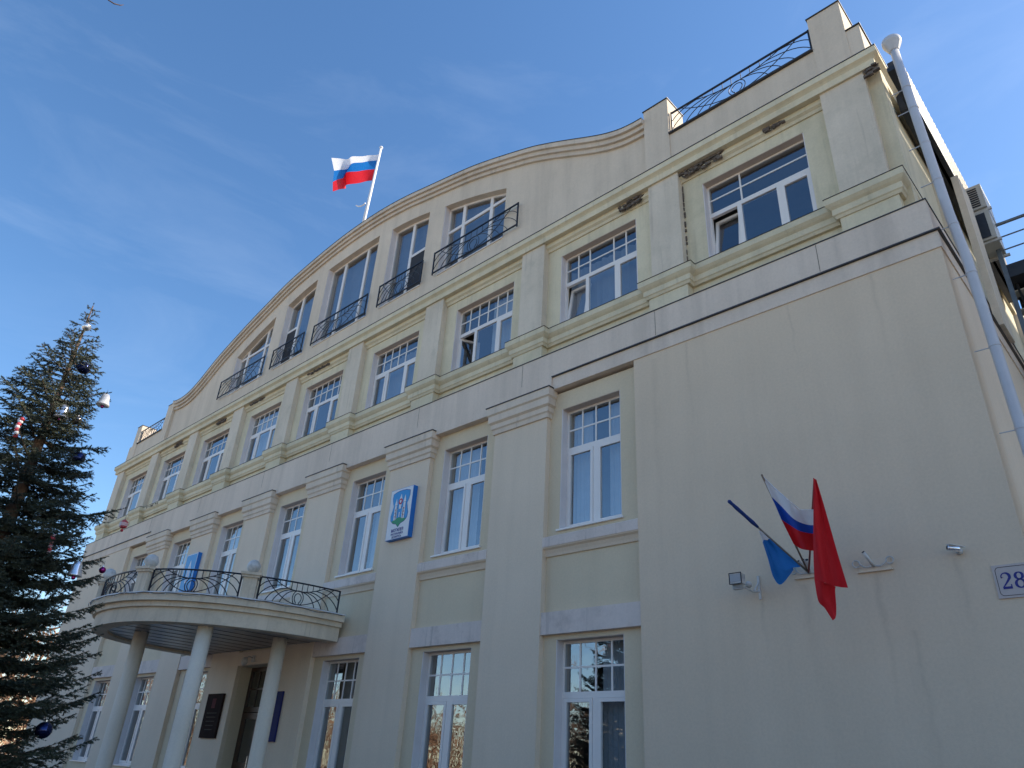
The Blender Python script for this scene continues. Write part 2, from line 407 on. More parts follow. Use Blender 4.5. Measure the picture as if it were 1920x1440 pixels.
# entrance wall flush with the pilasters, round the doorway
mb = MB(); cells(mb, BC[3] - HB, BC[3] + HB, 0, 4.06, [(-19.66, -17.80, -.01, 3.72)], 0.0, 0.118)
mb.build('entrance_wall', M['pier'], B)

# main band between second and third storeys
XB = XR - .07
full = [(XL, YB), (XL, 0.0), (XB, 0.0), (XB, YB)]
MB().prof(full, [(-.3, 8.93), (.05, 8.93), (.05, 9.50), (-.3, 9.56)]).build('frieze_band', M['band'], B)
MB().prof(full, [(-.3, 9.562), (.065, 9.502), (.065, 9.518), (-.3, 9.58)]).build('metal_flashing', M['flash'], B)
MB().prof([(-8.75, 0.0), (XR, 0.0), (XR, YB)], [(-.4, 8.62), (.02, 8.62), (.02, 8.905), (-.4, 8.905)]).build('frieze_band', M['band'], B)
MB().prof([(XL, YB), (XL, 0.0), (-28.72, 0.0)], [(-.4, 8.62), (.02, 8.62), (.02, 8.905), (-.4, 8.905)]).build('frieze_band', M['band'], B)
MB().prof([(-8.75, 0.0), (XR, 0.0), (XR, YB)], [(-.3, 8.906), (.063, 8.906), (.063, 8.928), (-.3, 8.928)]).build('drip_strip', M['flash'], B)
MB().prof([(XL, YB), (XL, 0.0), (-28.72, 0.0)], [(-.3, 8.906), (.063, 8.906), (.063, 8.928), (-.3, 8.928)]).build('drip_strip', M['flash'], B)
for x in (-33.1, -29.0, -24.9, -20.6, -16.9, -13.1, -9.6, -6.2, -3.1):
    MB().box(x - .004, x + .004, -.0525, -.049, 8.95, 9.49).build('band_joint', M['rubble'], B)
MB().box(-28.72, -8.75, -.05, .45, 8.55, 8.93).build('frieze_band', M['band'], B)

# third storey
W3 = [-4.12] + [BC[0] - 0.02] + BC[1:6] + [BC[6] + .02] + [-33.28]
mb = MB(); cells(mb, -35.78, -1.62, 9.4, 13.1, [(x - 1.05, x + 1.05, 10.42, 12.35) for x in W3], 0.30, 0.62)
mb.build('upper_wall', M['upper'], B)
P3 = [(W3[i] + W3[i + 1]) / 2 for i in range(8)]
PL = [(c - .36, c + .36) for c in P3] + [(-2.62, -1.85), (-35.56, -34.80)]
for a, b in PL:
    MB().box(a, b, .13, .299, 10.1, 12.84).build('upper_pilaster', M['upper_grey'], B)
    MB().box(a - .07, b + .07, .10, .298, 9.5, 10.12).build('pedestal', M['upper'], B)
PLs = sorted(PL)
path = [(-35.80, YB), (-35.80, .31)]
for a, b in PLs:
    a2, b2 = a - .07, b + .07
    if a2 > path[-1][0] + .02: path.append((a2, .29)) if len(path) > 2 else None
    if len(path) == 2: path[-1] = (a2, .29)
    path += [(a2, .13), (b2, .13), (b2, .29)]
path[0] = (path[1][0], YB)
path[-1] = (path[-1][0], YB)
# remove the duplicated corner at the left end
path = [path[0]] + path[2:]
led = [(-.02, 9.92), (.05, 9.92), (.07, 9.97), (.09, 9.99), (.09, 10.10), (.13, 10.14), (.165, 10.19), (.165, 10.31), (.12, 10.335), (-.02, 10.36)]
MB().prof(path, led).build('upper_ledge', M['upper'], B)
MB().prof(path, [(-.02, 10.362), (.12, 10.337), (.175, 10.312), (.175, 10.322), (.12, 10.348), (-.02, 10.374)]).build('metal_flashing', M['flash'], B)

# crown cornice
cp = [(-35.74, YB), (-35.74, .15), (-1.70, .15), (-1.70, YB)]
MB().prof(cp, [(-.3, 12.83), (.07, 12.83), (.075, 12.97), (.10, 13.0), (.15, 13.04), (.15, 13.17), (-.3, 13.21)]).build('crown_cornice', M['upper'], B)
MB().prof(cp, [(-.3, 13.212), (.16, 13.172), (.16, 13.19), (-.3, 13.23)]).build('metal_flashing', M['flash'], B)
for i in range(9):
    a = (PLs[i][1]); b = (PLs[i + 1][0])
    MB().prof([(a, .299), (b, .299)], [(-.001, 12.62), (.03, 12.62), (.05, 12.68), (.10, 12.72), (.10, 12.829), (-.001, 12.829)]).build('bay_moulding', M['upper'], B)

# side and back walls, floors, roof
MB().box(-1.80, -1.70, .63, YB, 9.4, 13.1).build('side_wall', M['upper'], B)
MB().box(-35.74, -35.64, .63, YB, 9.4, 13.1).build('side_wall', M['upper'], B)
MB().box(XR - .4, XR, .501, YB, 0, 9.0).build('side_wall', M['pier'], B)
MB().box(XL, XL + .4, .501, YB, 0, 9.0).build('side_wall', M['pier'], B)
MB().box(XL, XR, YB, YB + .4, 0, 13.1).build('back_wall', M['pier'], B)
for z in (0.3, 4.4, 8.75, 13.12):
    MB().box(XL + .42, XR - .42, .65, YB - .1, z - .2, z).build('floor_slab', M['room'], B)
for z0, z1 in ((.3, 4.2), (4.4, 8.55), (8.75, 12.9)):
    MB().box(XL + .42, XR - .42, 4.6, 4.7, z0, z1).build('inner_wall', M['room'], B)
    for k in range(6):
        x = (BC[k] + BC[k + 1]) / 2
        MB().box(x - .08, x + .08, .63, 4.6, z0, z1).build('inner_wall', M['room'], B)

# ---- parapets and piers over the cornice
YG = 0.45
def pier(x0, x1, z1, y0=.33, y1=1.0):
    p = MB().box(x0, x1, y0, y1, 13.1, z1).build('parapet_pier', M['gable'], B)
    MB().box(x0 - .02, x1 + .02, y0 - .025, y1 + .02, z1 + .002, z1 + .02).build('metal_cap', M['flash'], p)
pier(-6.50, -5.86, 15.42); pier(-2.62, -2.00, 15.18); pier(-32.25, -31.62, 15.45); pier(-35.52, -34.98, 15.25)
MB().box(-2.0, -1.76, .34, 1.0, 13.1, 14.28).build('parapet_wall', M['gable'], B)
MB().box(-2.0, -1.735, .31, 1.02, 14.282, 14.30).build('metal_cap', M['flash'], B)
MB().box(-35.85, -35.52, .34, 1.0, 13.1, 14.30).build('parapet_wall', M['gable'], B)
for a, b in ((-5.86, -2.62), (-34.98, -32.25)):
    p = MB().box(a, b, .35, .75, 13.1, 14.27).build('parapet_wall', M['gable'], B)
    MB().box(a, b, .29, .80, 14.272, 14.31).build('metal_cap', M['flash'], p)

# ---- the arched gable
AR = [(-31.62, 15.50), (-31.2, 15.40), (-30.28, 15.40), (-29.46, 15.63), (-28.73, 15.98), (-28.0, 16.36), (-26.9, 16.80), (-25.67, 17.23), (-24.4, 17.62), (-22.99, 18.02),
      (-21.5, 18.26), (-20.05, 18.42), (-18.7, 18.48), (-17.16, 18.42), (-15.8, 18.24), (-14.45, 17.95), (-12.59, 17.52), (-11.62, 17.22), (-10.72, 16.90),
      (-9.96, 16.61), (-9.24, 16.27), (-8.49, 15.88), (-8.04, 15.64), (-7.54, 15.40), (-7.07, 15.24), (-6.73, 15.19), (-6.50, 15.18)]
def arch(x):
    xs = [p[0] for p in AR]; i = max(0, min(len(AR) - 2, int(np.searchsorted(xs, x)) - 1))
    p0 = AR[max(i - 1, 0)]; p1 = AR[i]; p2 = AR[i + 1]; p3 = AR[min(i + 2, len(AR) - 1)]
    t = (x - p1[0]) / (p2[0] - p1[0]); d = p2[0] - p1[0]
    m1 = (p2[1] - p0[1]) / (p2[0] - p0[0]) * d; m2 = (p3[1] - p1[1]) / (p3[0] - p1[0]) * d
    return (2 * t ** 3 - 3 * t * t + 1) * p1[1] + (t ** 3 - 2 * t * t + t) * m1 + (-2 * t ** 3 + 3 * t * t) * p2[1] + (t ** 3 - t * t) * m2
#      x0      x1     ztop left, right, bulge, mullions, transom z or per-column
GW = [(-13.77, -11.10, 16.82, 15.95, .06, [-13.06, -11.87], [15.80, 15.80, 15.80]),
      (-16.50, -14.52, 17.37, 17.03, .05, [-15.52], [None, 15.80]),
      (-20.26, -17.20, 17.50, 17.50, .04, [-19.42, -18.07], [None, None, None]),
      (-22.88, -20.93, 17.03, 17.38, .05, [-22.10], [15.80, None]),
      (-26.38, -23.68, 15.95, 16.86, .06, [-25.80, -24.44], [15.80, 15.80, 15.80])]
ZS = 14.2
def gtop(g, x):
    t = (x - g[0]) / (g[1] - g[0]); return g[2] + (g[3] - g[2]) * t + g[4] * 4 * t * (1 - t)
xs = set(np.round(np.arange(-31.62, -6.50, 0.22), 3)); xs |= {-31.62, -6.50}
for g in GW:
    xs |= {g[0], g[1]}; xs = {x for x in xs if not (abs(x - g[0]) < .05 and x != g[0]) and not (abs(x - g[1]) < .05 and x != g[1])}
xs = sorted(xs); mb = MB()
for a, b in zip(xs, xs[1:]):
    c = (a + b) / 2; g = [q for q in GW if q[0] < c < q[1]]
    ta, tb = arch(a) - .12, arch(b) - .12
    if g:
        g = g[0]; mb.slab(a, b, YG, YG + .4, 13.1, 13.1, ZS, ZS); mb.slab(a, b, YG, YG + .4, gtop(g, a), gtop(g, b), ta, tb)
    else: mb.slab(a, b, YG, YG + .4, 13.1, 13.1, ta, tb)
mb.build('gable_wall', M['gable'], B)
def arch_strip(y0, y1, d0, d1, name, mat):
    mb = MB(); n = 130; X = [-31.60 + 25.1 * i / n for i in range(n + 1)]; pr = [(y0, d0), (y1, d0), (y1, d1), (y0, d1)]
    pts = []
    for x in X:
        s = (arch(x + .05 if x < -6.6 else x) - arch(x - .05 if x > -31.5 else x)) / .1; l = math.hypot(1, s); nx, nz = -s / l, 1 / l
        for (y, d) in pr: pts.append((x + nx * d, y, arch(x) + nz * d))
    fs = []
    for i in range(n):
        for j in range(4):
            a = i * 4 + j; b = i * 4 + (j + 1) % 4; fs.append((a, b, b + 4, a + 4))
    fs += [(3, 2, 1, 0), tuple(n * 4 + j for j in range(4))]
    mb.add(pts, fs); return mb.build(name, mat, B)
arch_strip(.24, 1.0, -.14, -.01, 'arch_moulding', M['arch'])
arch_strip(.31, .6, -.26, -.141, 'arch_moulding', M['arch'])
arch_strip(.38, .6, -.38, -.261, 'arch_moulding', M['arch'])
arch_strip(.225, 1.05, -.008, .006, 'metal_flashing', M['flash'])
# barrel roof behind the gable
mb = MB(); X = [-31.4 + 24.7 * i / 40 for i in range(41)]
for a, b in zip(X, X[1:]): mb.slab(a, b, .86, YB, 13.15, 13.15, arch(a) - .7, arch(b) - .7)
mb.build('roof', M['roofsheet'], B)
MB().box(-35.6, -31.4, .9, YB, 13.15, 13.6).build('roof', M['roofsheet'], B)
MB().box(-6.7, -1.9, .9, YB, 13.15, 13.6).build('roof', M['roofsheet'], B)

# ---- gable windows
for gi, g in enumerate(GW):
    x0, x1 = g[0], g[1]; yf = YG + .20; mb = MB(); T = .07
    n = 8; X = [x0 + (x1 - x0) * i / n for i in range(n + 1)]
    for a, b in zip(X, X[1:]): mb.slab(a, b, yf, yf + .07, gtop(g, a) - T, gtop(g, b) - T, gtop(g, a), gtop(g, b))
    mb.box(x0, x0 + T, yf, yf + .07, ZS, min(gtop(g, x0), gtop(g, x0 + T)) - T); mb.box(x1 - T, x1, yf, yf + .07, ZS, min(gtop(g, x1), gtop(g, x1 - T)) - T)
    mb.box(x0 + T, x1 - T, yf, yf + .07, ZS, ZS + T)
    cols = [x0 + T] + g[5] + [x1 - T]
    for x in g[5]: mb.box(x - .06, x + .06, yf - .005, yf + .075, ZS + T, gtop(g, x) - T + .02)
    panes = []
    for ci in range(len(cols) - 1):
        a = cols[ci] + (.06 if ci else 0); b = cols[ci + 1] - (.06 if ci < len(cols) - 2 else 0); tz = g[6][ci]
        if tz: mb.box(a, b, yf, yf + .07, tz, tz + .10); panes += [(a, b, ZS + T, tz, False), (a, b, tz + .10, None, True)]
        else: panes.append((a, b, ZS + T, None, True))
    wo = mb.build('window', M['frame'], B)
    MB().box(x0 - .004, x0 + .02, YG + .01, yf - .001, ZS, gtop(g, x0)).build('jamb', M['jamb'], wo)
    MB().box(x0 + .02, x1, YG - .03, yf - .001, ZS - .03, ZS + .004).build('window_sill', M['frame'], wo)
    for pi, (a, b, z0, z1, curved) in enumerate(panes):
        mb = MB(); ya = yf + .03
        if curved:
            q = [a + (b - a) * i / 4 for i in range(5)]
            mb.add([(a, ya, z0), (b, ya, z0)] + [(x, ya, gtop(g, x) - T) for x in q[::-1]], [tuple(range(7))])
        else: mb.add([(a, ya, z0), (b, ya, z0), (b, ya, z1), (a, ya, z1)], [(0, 1, 2, 3)])
        mb.build('pane', M['glass'], wo)
        if not curved and gi in (1, 3): MB().box(a + .01, b - .01, ya - .022, ya - .012, z0, z1).build('dark_opening_sheet', M['opening_dark'], wo)  # dark sheet standing in for the unlit room behind an open window
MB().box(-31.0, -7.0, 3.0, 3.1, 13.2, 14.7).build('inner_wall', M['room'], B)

# ---- rectangular windows: shared meshes with the frame as the window, panes, sashes, curtains as children
def win_meshes(W, z0, z1, zt, ncol, kind, skip=()):
    """opening half width W, sill z0, head z1, transom underside zt"""
    T = .055; D = .07; mb = MB()
    mb.box(-W, W, 0, D, z1 - T, z1); mb.box(-W, W, 0, D, z0, z0 + T)
    mb.box(-W, -W + T, 0, D, z0 + T, z1 - T); mb.box(W - T, W, 0, D, z0 + T, z1 - T)
    mb.box(-W + T, W - T, 0, D, zt, zt + .10)
    zl, zh = zt + .10, z1 - T; zm = (zl + zh) / 2; xa, xb = -W + T, W - T; st = (xb - xa) / ncol; t = .016
    mb.box(xa, xb, .012, .03, zm - t, zm + t)
    for i in range(1, ncol):
        x = xa + st * i
        if i not in skip: mb.box(x - t, x + t, .010, .032, zm + t, zh)
        if i not in skip or kind == 'half': mb.box(x - t, x + t, .010, .032, zl, zm - t)
    panes = []
    for row in ((zl, zm - t), (zm + t, zh)):
        x = xa
        for i in range(1, ncol + 1):
            if i in skip and i < ncol: continue
            xe = xa + st * i; panes.append((x + (t if x > xa else 0), xe - (t if i < ncol else 0), row[0], row[1])); x = xe
    sashes = []
    if kind == 'two':
        mb.box(-.055, .055, 0, D, z0 + T, zt); cols = [(xa, -.055), (.055, xb)]; fixed = []
    else:
        a, b = xa + (xb - xa) * .30, xa + (xb - xa) * .70
        mb.box(a - .045, a + .045, 0, D, z0 + T, zt); mb.box(b - .045, b + .045, 0, D, z0 + T, zt)
        cols = [(xa, a - .045), (b + .045, xb)]; fixed = [(a + .045, b - .045)]
    for a, b in cols:
        s = MB(); k = .062; zb, ztp = z0 + T, zt
        w_ = b - a
        s.box(.004, w_ - .004, -.012, .05, ztp - k, ztp - .004); s.box(.004, w_ - .004, -.012, .05, zb + .004, zb + k)
        s.box(.004, k, -.012, .05, zb + k, ztp - k); s.box(w_ - k, w_ - .004, -.012, .05, zb + k, ztp - k)
        g_ = MB().add([(k, .02, zb + k), (w_ - k, .02, zb + k), (w_ - k, .02, ztp - k), (k, .02, ztp - k)], [(0, 1, 2, 3)])
        sashes.append((a, s.mesh('sash', M['frame']), g_.mesh('pane', M['glass'])))
    gl = [MB().add([(a, .022, c), (b, .022, c), (b, .022, d), (a, .022, d)], [(0, 1, 2, 3)]).mesh('pane', M['glass']) for a, b, c, d in panes]
    for a, b in fixed: gl.append(MB().add([(a, .022, z0 + T), (b, .022, z0 + T), (b, .022, zt), (a, .022, zt)], [(0, 1, 2, 3)]).mesh('pane', M['glass']))
    return dict(frame=mb.mesh('window', M['frame']), panes=gl, sashes=sashes, W=W, z0=z0, z1=z1)

def pleats(x0, x1, z0, z1, step, amp):
    mb = MB(); n = max(2, int((x1 - x0) / step)); pts = []
    for i in range(n + 1):
        x = x0 + (x1 - x0) * i / n; y = amp * (i % 2) + amp * .4 * math.sin(i * 1.7)
        pts += [(x, y, z0), (x, y, z1)]
    return mb.add(pts, [(2 * i, 2 * i + 2, 2 * i + 3, 2 * i + 1) for i in range(n)])

def place_window(mset, cx, y, wall_y, open_=None, curt=None, sill=True):
    wo = put('window', mset['frame'], B, (cx, y, 0)); W, z0, z1 = mset['W'], mset['z0'], mset['z1']
    for g in mset['panes']: put('pane', g, wo)
    for i, (x, sm, gm) in enumerate(mset['sashes']):
        s = put('sash', sm, wo, (x, 0, 0)); p = put('pane', gm, wo, (x, 0, 0))
        if open_ and i == 0:
            if open_ == 'side':
                s.rotation_euler = (0, 0, R(62)); p.rotation_euler = (0, 0, R(62))
            else:      # bottom-hung: leans into the room
                h = R(-9); c = Matrix.Translation((x, 0, z0)) @ Matrix.Rotation(h, 4, 'X') @ Matrix.Translation((0, 0, -z0))
                s.matrix_local = c; p.matrix_local = c
    dy = wall_y - y
    MB().box(-W - .002, -W + .018, dy + .008, -.001, z0, z1).build('jamb', M['jamb'], wo)
    MB().box(W - .018, W + .002, dy + .008, -.001, z0, z1).build('jamb', M['jamb'], wo)
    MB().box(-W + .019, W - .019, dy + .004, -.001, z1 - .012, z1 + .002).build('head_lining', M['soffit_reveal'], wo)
    if sill: MB().box(-W - .04, W + .04, dy - .05, -.001, z0 - .03, z0 + .004).build('window_sill', M['frame'], wo)
    if curt == 'curtain':
        pleats(-W, -W + W * .7, z0, z1, .05, .03).build('curtain', M['curtain'], wo, loc=(0, .22, 0)); pleats(W * .25, W, z0, z1, .05, .03).build('curtain', M['curtain'], wo, loc=(0, .22, 0))
    elif curt == 'left': pleats(-W, W * .2, z0, z1, .05, .03).build('curtain', M['curtain'], wo, loc=(0, .22, 0))
    elif curt == 'right': pleats(0.0, W, z0, z1, .05, .03).build('curtain', M['curtain'], wo, loc=(0, .22, 0))
    elif curt == 'blind': pleats(-W, W, z0, z1 - .25, .09, .05).build('vertical_blind', M['blind'], wo, loc=(0, .24, 0))
    return wo

w2 = win_meshes(.72, 5.66, 8.18, 7.26, 4, 'two')
w1 = win_meshes(.72, 1.15, 3.69, 2.76, 4, 'two')
for k in range(7):
    place_window(w2, WX[k], .30, .12, None, ['curtain', 'left', 'right', None, 'left', 'curtain', None][k])
    if k != 3: place_window(w1, WX[k], .30, .12, None, ['right', None, None, None, None, 'left', None][k])
w3 = win_meshes(1.05, 10.42, 12.35, 11.53, 6, 'three')
w3b = win_meshes(1.05, 10.42, 12.35, 11.53, 6, 'three', (3,))
w3c = win_meshes(1.05, 10.42, 12.35, 11.53, 6, 'three', (5,))
w3w = win_meshes(1.05, 10.42, 12.35, 11.53, 6, 'three', (1, 3, 4, 5))
w3h = win_meshes(1.05, 10.42, 12.35, 11.53, 6, 'half', (2, 3))
sets3 = [w3w, w3b, w3, w3c, w3, w3, w3h, w3h, w3]
cur3 = [None, 'blind', 'right', 'blind', None, 'left', None, None, None]
for k in range(9):
    place_window(sets3[k], W3[k], .46, .30, {0: 'tilt', 1: 'tilt', 2: 'side'}.get(k), cur3[k])

# ---- wrought iron railings
def scroll(mb, P, r=.011, base=0.0, asp=2.0):
    """P(u,v)->xyz with u -1..1 and v 0..1; ring, sagging curves, fanned arcs and short stubs"""
    def line(pts, rr=r): mb.tube([P(*p) for p in pts], rr, 5, False)
    kx = 1.0 / asp
    sag = lambda u: 1 - .38 * max(0, 1 - (u / .66) ** 2)
    line([(u / 12 * .66, sag(u / 12 * .66)) for u in range(-12, 13)])
    line([(u / 14 * .86, .03 + .97 * abs(u / 14) ** 1.9) for u in range(-14, 15)])
    for s in (-1, 1):
        for b, v0, p in ((1.0, .52, .60), (1.0, .10, .42), (.80, 0, .26), (.62, 0, .14), (.44, 0, .05)):
            q = sag(p); line(bez((s * b, v0), (s * (b * .72 + p * .28), v0 + (q - v0) * .95), (s * p, q), 8))
    for rr, cz in ((.33, .32), (.21, .31)):
        pts = [(math.sin(a) * rr * kx * .95, cz - math.cos(a) * rr) for a in [R(28) + (R(332) - R(28)) * i / 18 for i in range(19)]]
        pts = [(pts[0][0], .0)] + pts + [(pts[-1][0], .0)]
        line(pts)
    for u in (-.5, -.34, -.2, -.07, .07, .2, .34, .5): line([(u, sag(u)), (u, 1)], r * .8)

def straight_railing(x0, x1, y, z0, z1, asp):
    mb = MB(); t = .017
    mb.box(x0, x1, y - t, y + t, z1 - .035, z1); mb.box(x0, x1, y - t, y + t, z0, z0 + .03)
    mb.box(x0 - t, x0 + t, y - t, y + t, z0 - .05, z1 + .01); mb.box(x1 - t, x1 + t, y - t, y + t, z0 - .05, z1 + .01)
    o = mb.build('railing', M['iron'], B); s = MB(); cx = (x0 + x1) / 2; h = (x1 - x0) / 2
    scroll(s, lambda u, v: (cx + u * h, y, z0 + .015 + v * (z1 - z0 - .03)), .010, 0, asp)
    s.build('scrollwork', M['iron'], o)
for a, b in ((-13.86, -10.50), (-16.50, -14.40), (-20.24, -17.15), (-22.96, -20.88), (-27.04, -23.60)):
    straight_railing(a, b, .355, 14.24, 15.0, (b - a) / 2 / .76)
straight_railing(-5.82, -2.66, .42, 14.40, 15.0, 1.58 / .6)
straight_railing(-34.94, -32.30, .42, 14.40, 15.0, 1.32 / .6)

# ------------------------------------------------------------------ entrance canopy (part of the building)
EX = -18.55
def ell(a, b, t, sq=1.12):
    c, s = math.cos(t), math.sin(t)
    return (EX + a * math.copysign(abs(c) ** (1 / sq), c), -b * abs(s) ** (1 / sq))
def slab_ring(a, b, z0, z1, name, mat, parent=B, y_in=-.002):
    n = 64; pts = [ell(a, b, math.pi * i / n) for i in range(n + 1)]; pts = [(x, min(y, y_in)) for x, y in pts]
    mb = MB(); k = len(pts)
    mb.add([(x, y, z0) for x, y in pts] + [(x, y, z1) for x, y in pts],
           [(i, i + 1, i + 1 + k, i + k) for i in range(k - 1)] + [tuple(range(k))[::-1], tuple(range(k, 2 * k)), (k - 1, 0, k, 2 * k - 1)])
    # faces wound for t rising anticlockwise seen from above are fixed by recalculation
    o = mb.build(name, mat, parent); return o
def fixn(o):
    import bmesh
    bm = bmesh.new(); bm.from_mesh(o.data); bmesh.ops.recalc_face_normals(bm, faces=bm.faces); bm.to_mesh(o.data); bm.free()
A0, B0 = 3.42, 4.02
def rim(a, b, wid, z0, z1, name, mat):
    n = 64; o_ = [ell(a, b, math.pi * i / n) for i in range(n + 1)]; i_ = [ell(a - wid, b - wid, math.pi * i / n) for i in range(n + 1)]
    o_ = [(x, min(y, -.002)) for x, y in o_]; i_ = [(x, min(y, -.002)) for x, y in i_]
    mb = MB(); k = n + 1
    mb.add([(x, y, z0) for x, y in o_] + [(x, y, z1) for x, y in o_] + [(x, y, z0) for x, y in i_] + [(x, y, z1) for x, y in i_],
           [f for i in range(n) for f in ((i, i + 1, k + i + 1, k + i), (2 * k + i, 3 * k + i, 3 * k + i + 1, 2 * k + i + 1), (i, 2 * k + i, 2 * k + i + 1, i + 1), (k + i, k + i + 1, 3 * k + i + 1, 3 * k + i))]
           + [(0, k, 3 * k, 2 * k), (n, 2 * k + n, 3 * k + n, k + n)])
    o = mb.build(name, mat, B); fixn(o); return o
rim(A0, B0, .34, 4.05, 4.36, 'canopy_fascia', M['canopy'])
fixn(slab_ring(A0 - .341, B0 - .341, 4.11, 4.36, 'canopy_soffit', M['soffit']))
for k in range(-5, 6):
    x = EX + k * .56; hy = (B0 - .36) * math.sqrt(max(0, 1 - (abs(x - EX) / (A0 - .34)) ** 2)) ** .95
    MB().box(x - .004, x + .004, -hy, -.003, 4.102, 4.109).build('soffit_joint', M['flash'], B)
fixn(slab_ring(A0 + .07, B0 + .07, 4.361, 4.47, 'canopy_moulding', M['canopy']))
fixn(slab_ring(A0 + .15, B0 + .17, 4.471, 4.62, 'canopy_ledge', M['canopy']))
fixn(slab_ring(A0 + .18, B0 + .20, 4.622, 4.645, 'ledge_sheet', M['snow']))
for (x, y) in ((-16.45, -.72), (-16.36, -2.62), (-19.25, -2.86)):
    MB().lathe([(.20, 0), (.20, .12), (.175, .16), (.17, 2.0), (.165, 4.109)], (x, y, .0), 28).build('column', M['column'], B, smooth=True)
# canopy piers with balls
ra, rb = A0 - .02, B0 - .02
TT = [R(a) for a in (31, 71, 109, 149)]
def tpos(t): return ell(ra, rb, t)
for i, t in enumerate(TT):
    x, y = tpos(t); nx, ny = ell(ra + .1, rb + .1, t); ang = math.atan2(ny - y, nx - x)
    p = MB().box(-.14, .14, -.15, .15, 4.645, 5.10).build('balcony_pier', M['canopy'], B, loc=(x, y, 0)); p.rotation_euler = (0, 0, ang)
    MB().box(-.18, .18, -.19, .19, 5.10, 5.15).box(-.21, .21, -.22, .22, 5.152, 5.21).build('pier_cap', M['canopy'], p)
    MB().lathe([(.07, 5.21), (.06, 5.24)], (0, 0, 0), 12).ball((0, 0, 5.37), .15, 20).build('stone_ball', M['globe'], p, smooth=True)
def curved_railing(t0, t1):
    P = lambda u, v: (*ell(ra + .03, rb + .03, t0 + (t1 - t0) * (u + 1) / 2), 4.67 + v * .50)
    mb = MB(); U = [i / 10 for i in range(-10, 11)]
    mb.tube([P(u, 1) for u in U], .02, 6); mb.tube([P(u, 0) for u in U], .014, 6)
    for u in (-1, 1): mb.tube([P(u, -.04), P(u, 1.02)], .022, 6)
    o = mb.build('railing', M['iron'], B); s = MB()
    scroll(s, P, .011, 0, 2.3); s.build('scrollwork', M['iron'], o)
g = R(3.2)
edges = [R(1.5)] + [q for t in TT for q in (t - g, t + g)] + [R(178.5)]
for i in range(0, len(edges), 2): curved_railing(edges[i], edges[i + 1])
# string of wire with little bulbs along the ledge
wire = MB(); pts = []
for i in range(121):
    t = R(1) + R(178) * i / 120; x, y = ell(A0 + .205, B0 + .225, t); pts.append((x, y, 4.60 + .015 * math.sin(i * .9) - .012 * math.sin(i * .23)))
wire.tube(pts, .008, 4)
light_string = wire.build('light_string', M['black']); tag(light_string, 'thin dark wire with tiny bulbs looped along the edge of the curved entrance canopy', 'light string')
bl = MB()
for i in range(2, 120, 4): bl.ball((pts[i][0], pts[i][1], pts[i][2] - .015), .012, 6)
bl.build('bulb', M['white'], light_string)

# door, plaque, plates, lamp under the canopy
dr = MB(); dr.box(-19.66, -17.80, .42, .50, 3.62, 3.72).box(-19.66, -19.58, .42, .50, 0.03, 3.62).box(-17.88, -17.80, .42, .50, .03, 3.62)
dr.box(-19.58, -17.88, .42, .50, 2.62, 2.74)
D = dr.build('door_frame', M['door'], B)
for a, b in ((-19.57, -18.74), (-18.72, -17.89)):
    l = MB(); l.box(a, b, .40, .45, .05, .6).box(a, a + .12, .40, .45, .6, 2.6).box(b - .12, b, .40, .45, .6, 2.6).box(a + .12, b - .12, .40, .45, 2.45, 2.6).box(a + .12, b - .12, .40, .45, 1.3, 1.45)
    lo = l.build('door_leaf', M['door'], D)
    MB().add([(a + .12, .43, .6), (b - .12, .43, .6), (b - .12, .43, 2.45), (a + .12, .43, 2.45)], [(0, 1, 2, 3)]).build('pane', M['glass'], D)
l = MB()
for x in (-19.2, -18.73, -18.3): l.box(x - .02, x + .02, .43, .47, 2.74, 3.62)
l.box(-19.58, -17.88, .431, .469, 3.16, 3.20); l.build('fanlight_bars', M['door'], D)
MB().add([(-19.58, .455, 2.74), (-17.88, .455, 2.74), (-17.88, .455, 3.62), (-19.58, .455, 3.62)], [(0, 1, 2, 3)]).build('pane', M['glass'], D)
MB().tube([(-18.80, .34, 1.0), (-18.80, .34, 1.6)], .015, 8).build('door_handle', M['silver'], D)

o = thing('wall_plaque', 'tall dark plaque with a faint red emblem beside the entrance door', 'plaque', (-20.42, -.03, 2.5))
MB().box(-.44, .44, -.03, .03, -.54, .54).build('plate', M['plaque'], o)
MB().box(-.10, .10, -.034, -.031, .18, .42).build('emblem', plain('dull_red_print', (.09, .015, .015), .9), o)
for k in range(5): MB().box(-.28 + .02 * k, .28 - .02 * k, -.034, -.031, .05 - .1 * k, .075 - .1 * k).build('line_of_text', plain('dull_gold_print', (.05, .035, .022), .9), o)
tag(MB().box(-17.68, -17.03, -.05, -.005, 1.93, 3.03).build('blue_nameplate', M['deepblue']), 'plain deep blue plate on the wall right of the entrance door, half behind a column', 'plate')
o = thing('wall_lamp', 'small white bracket lamp on the wall above the entrance door', 'lamp', (-18.86, -.02, 3.86))
MB().box(-.06, .06, -.02, .02, -.08, .08).build('back_plate', M['globe'], o); MB().tube([(0, -.02, .02), (0, -.14, .04), (-.02, -.2, -.02)], .02, 8).build('arm', M['globe'], o)
MB().ball((-.03, -.22, -.09), .085, 14, 1.25).build('lamp_shade', M['globe'], o, True)

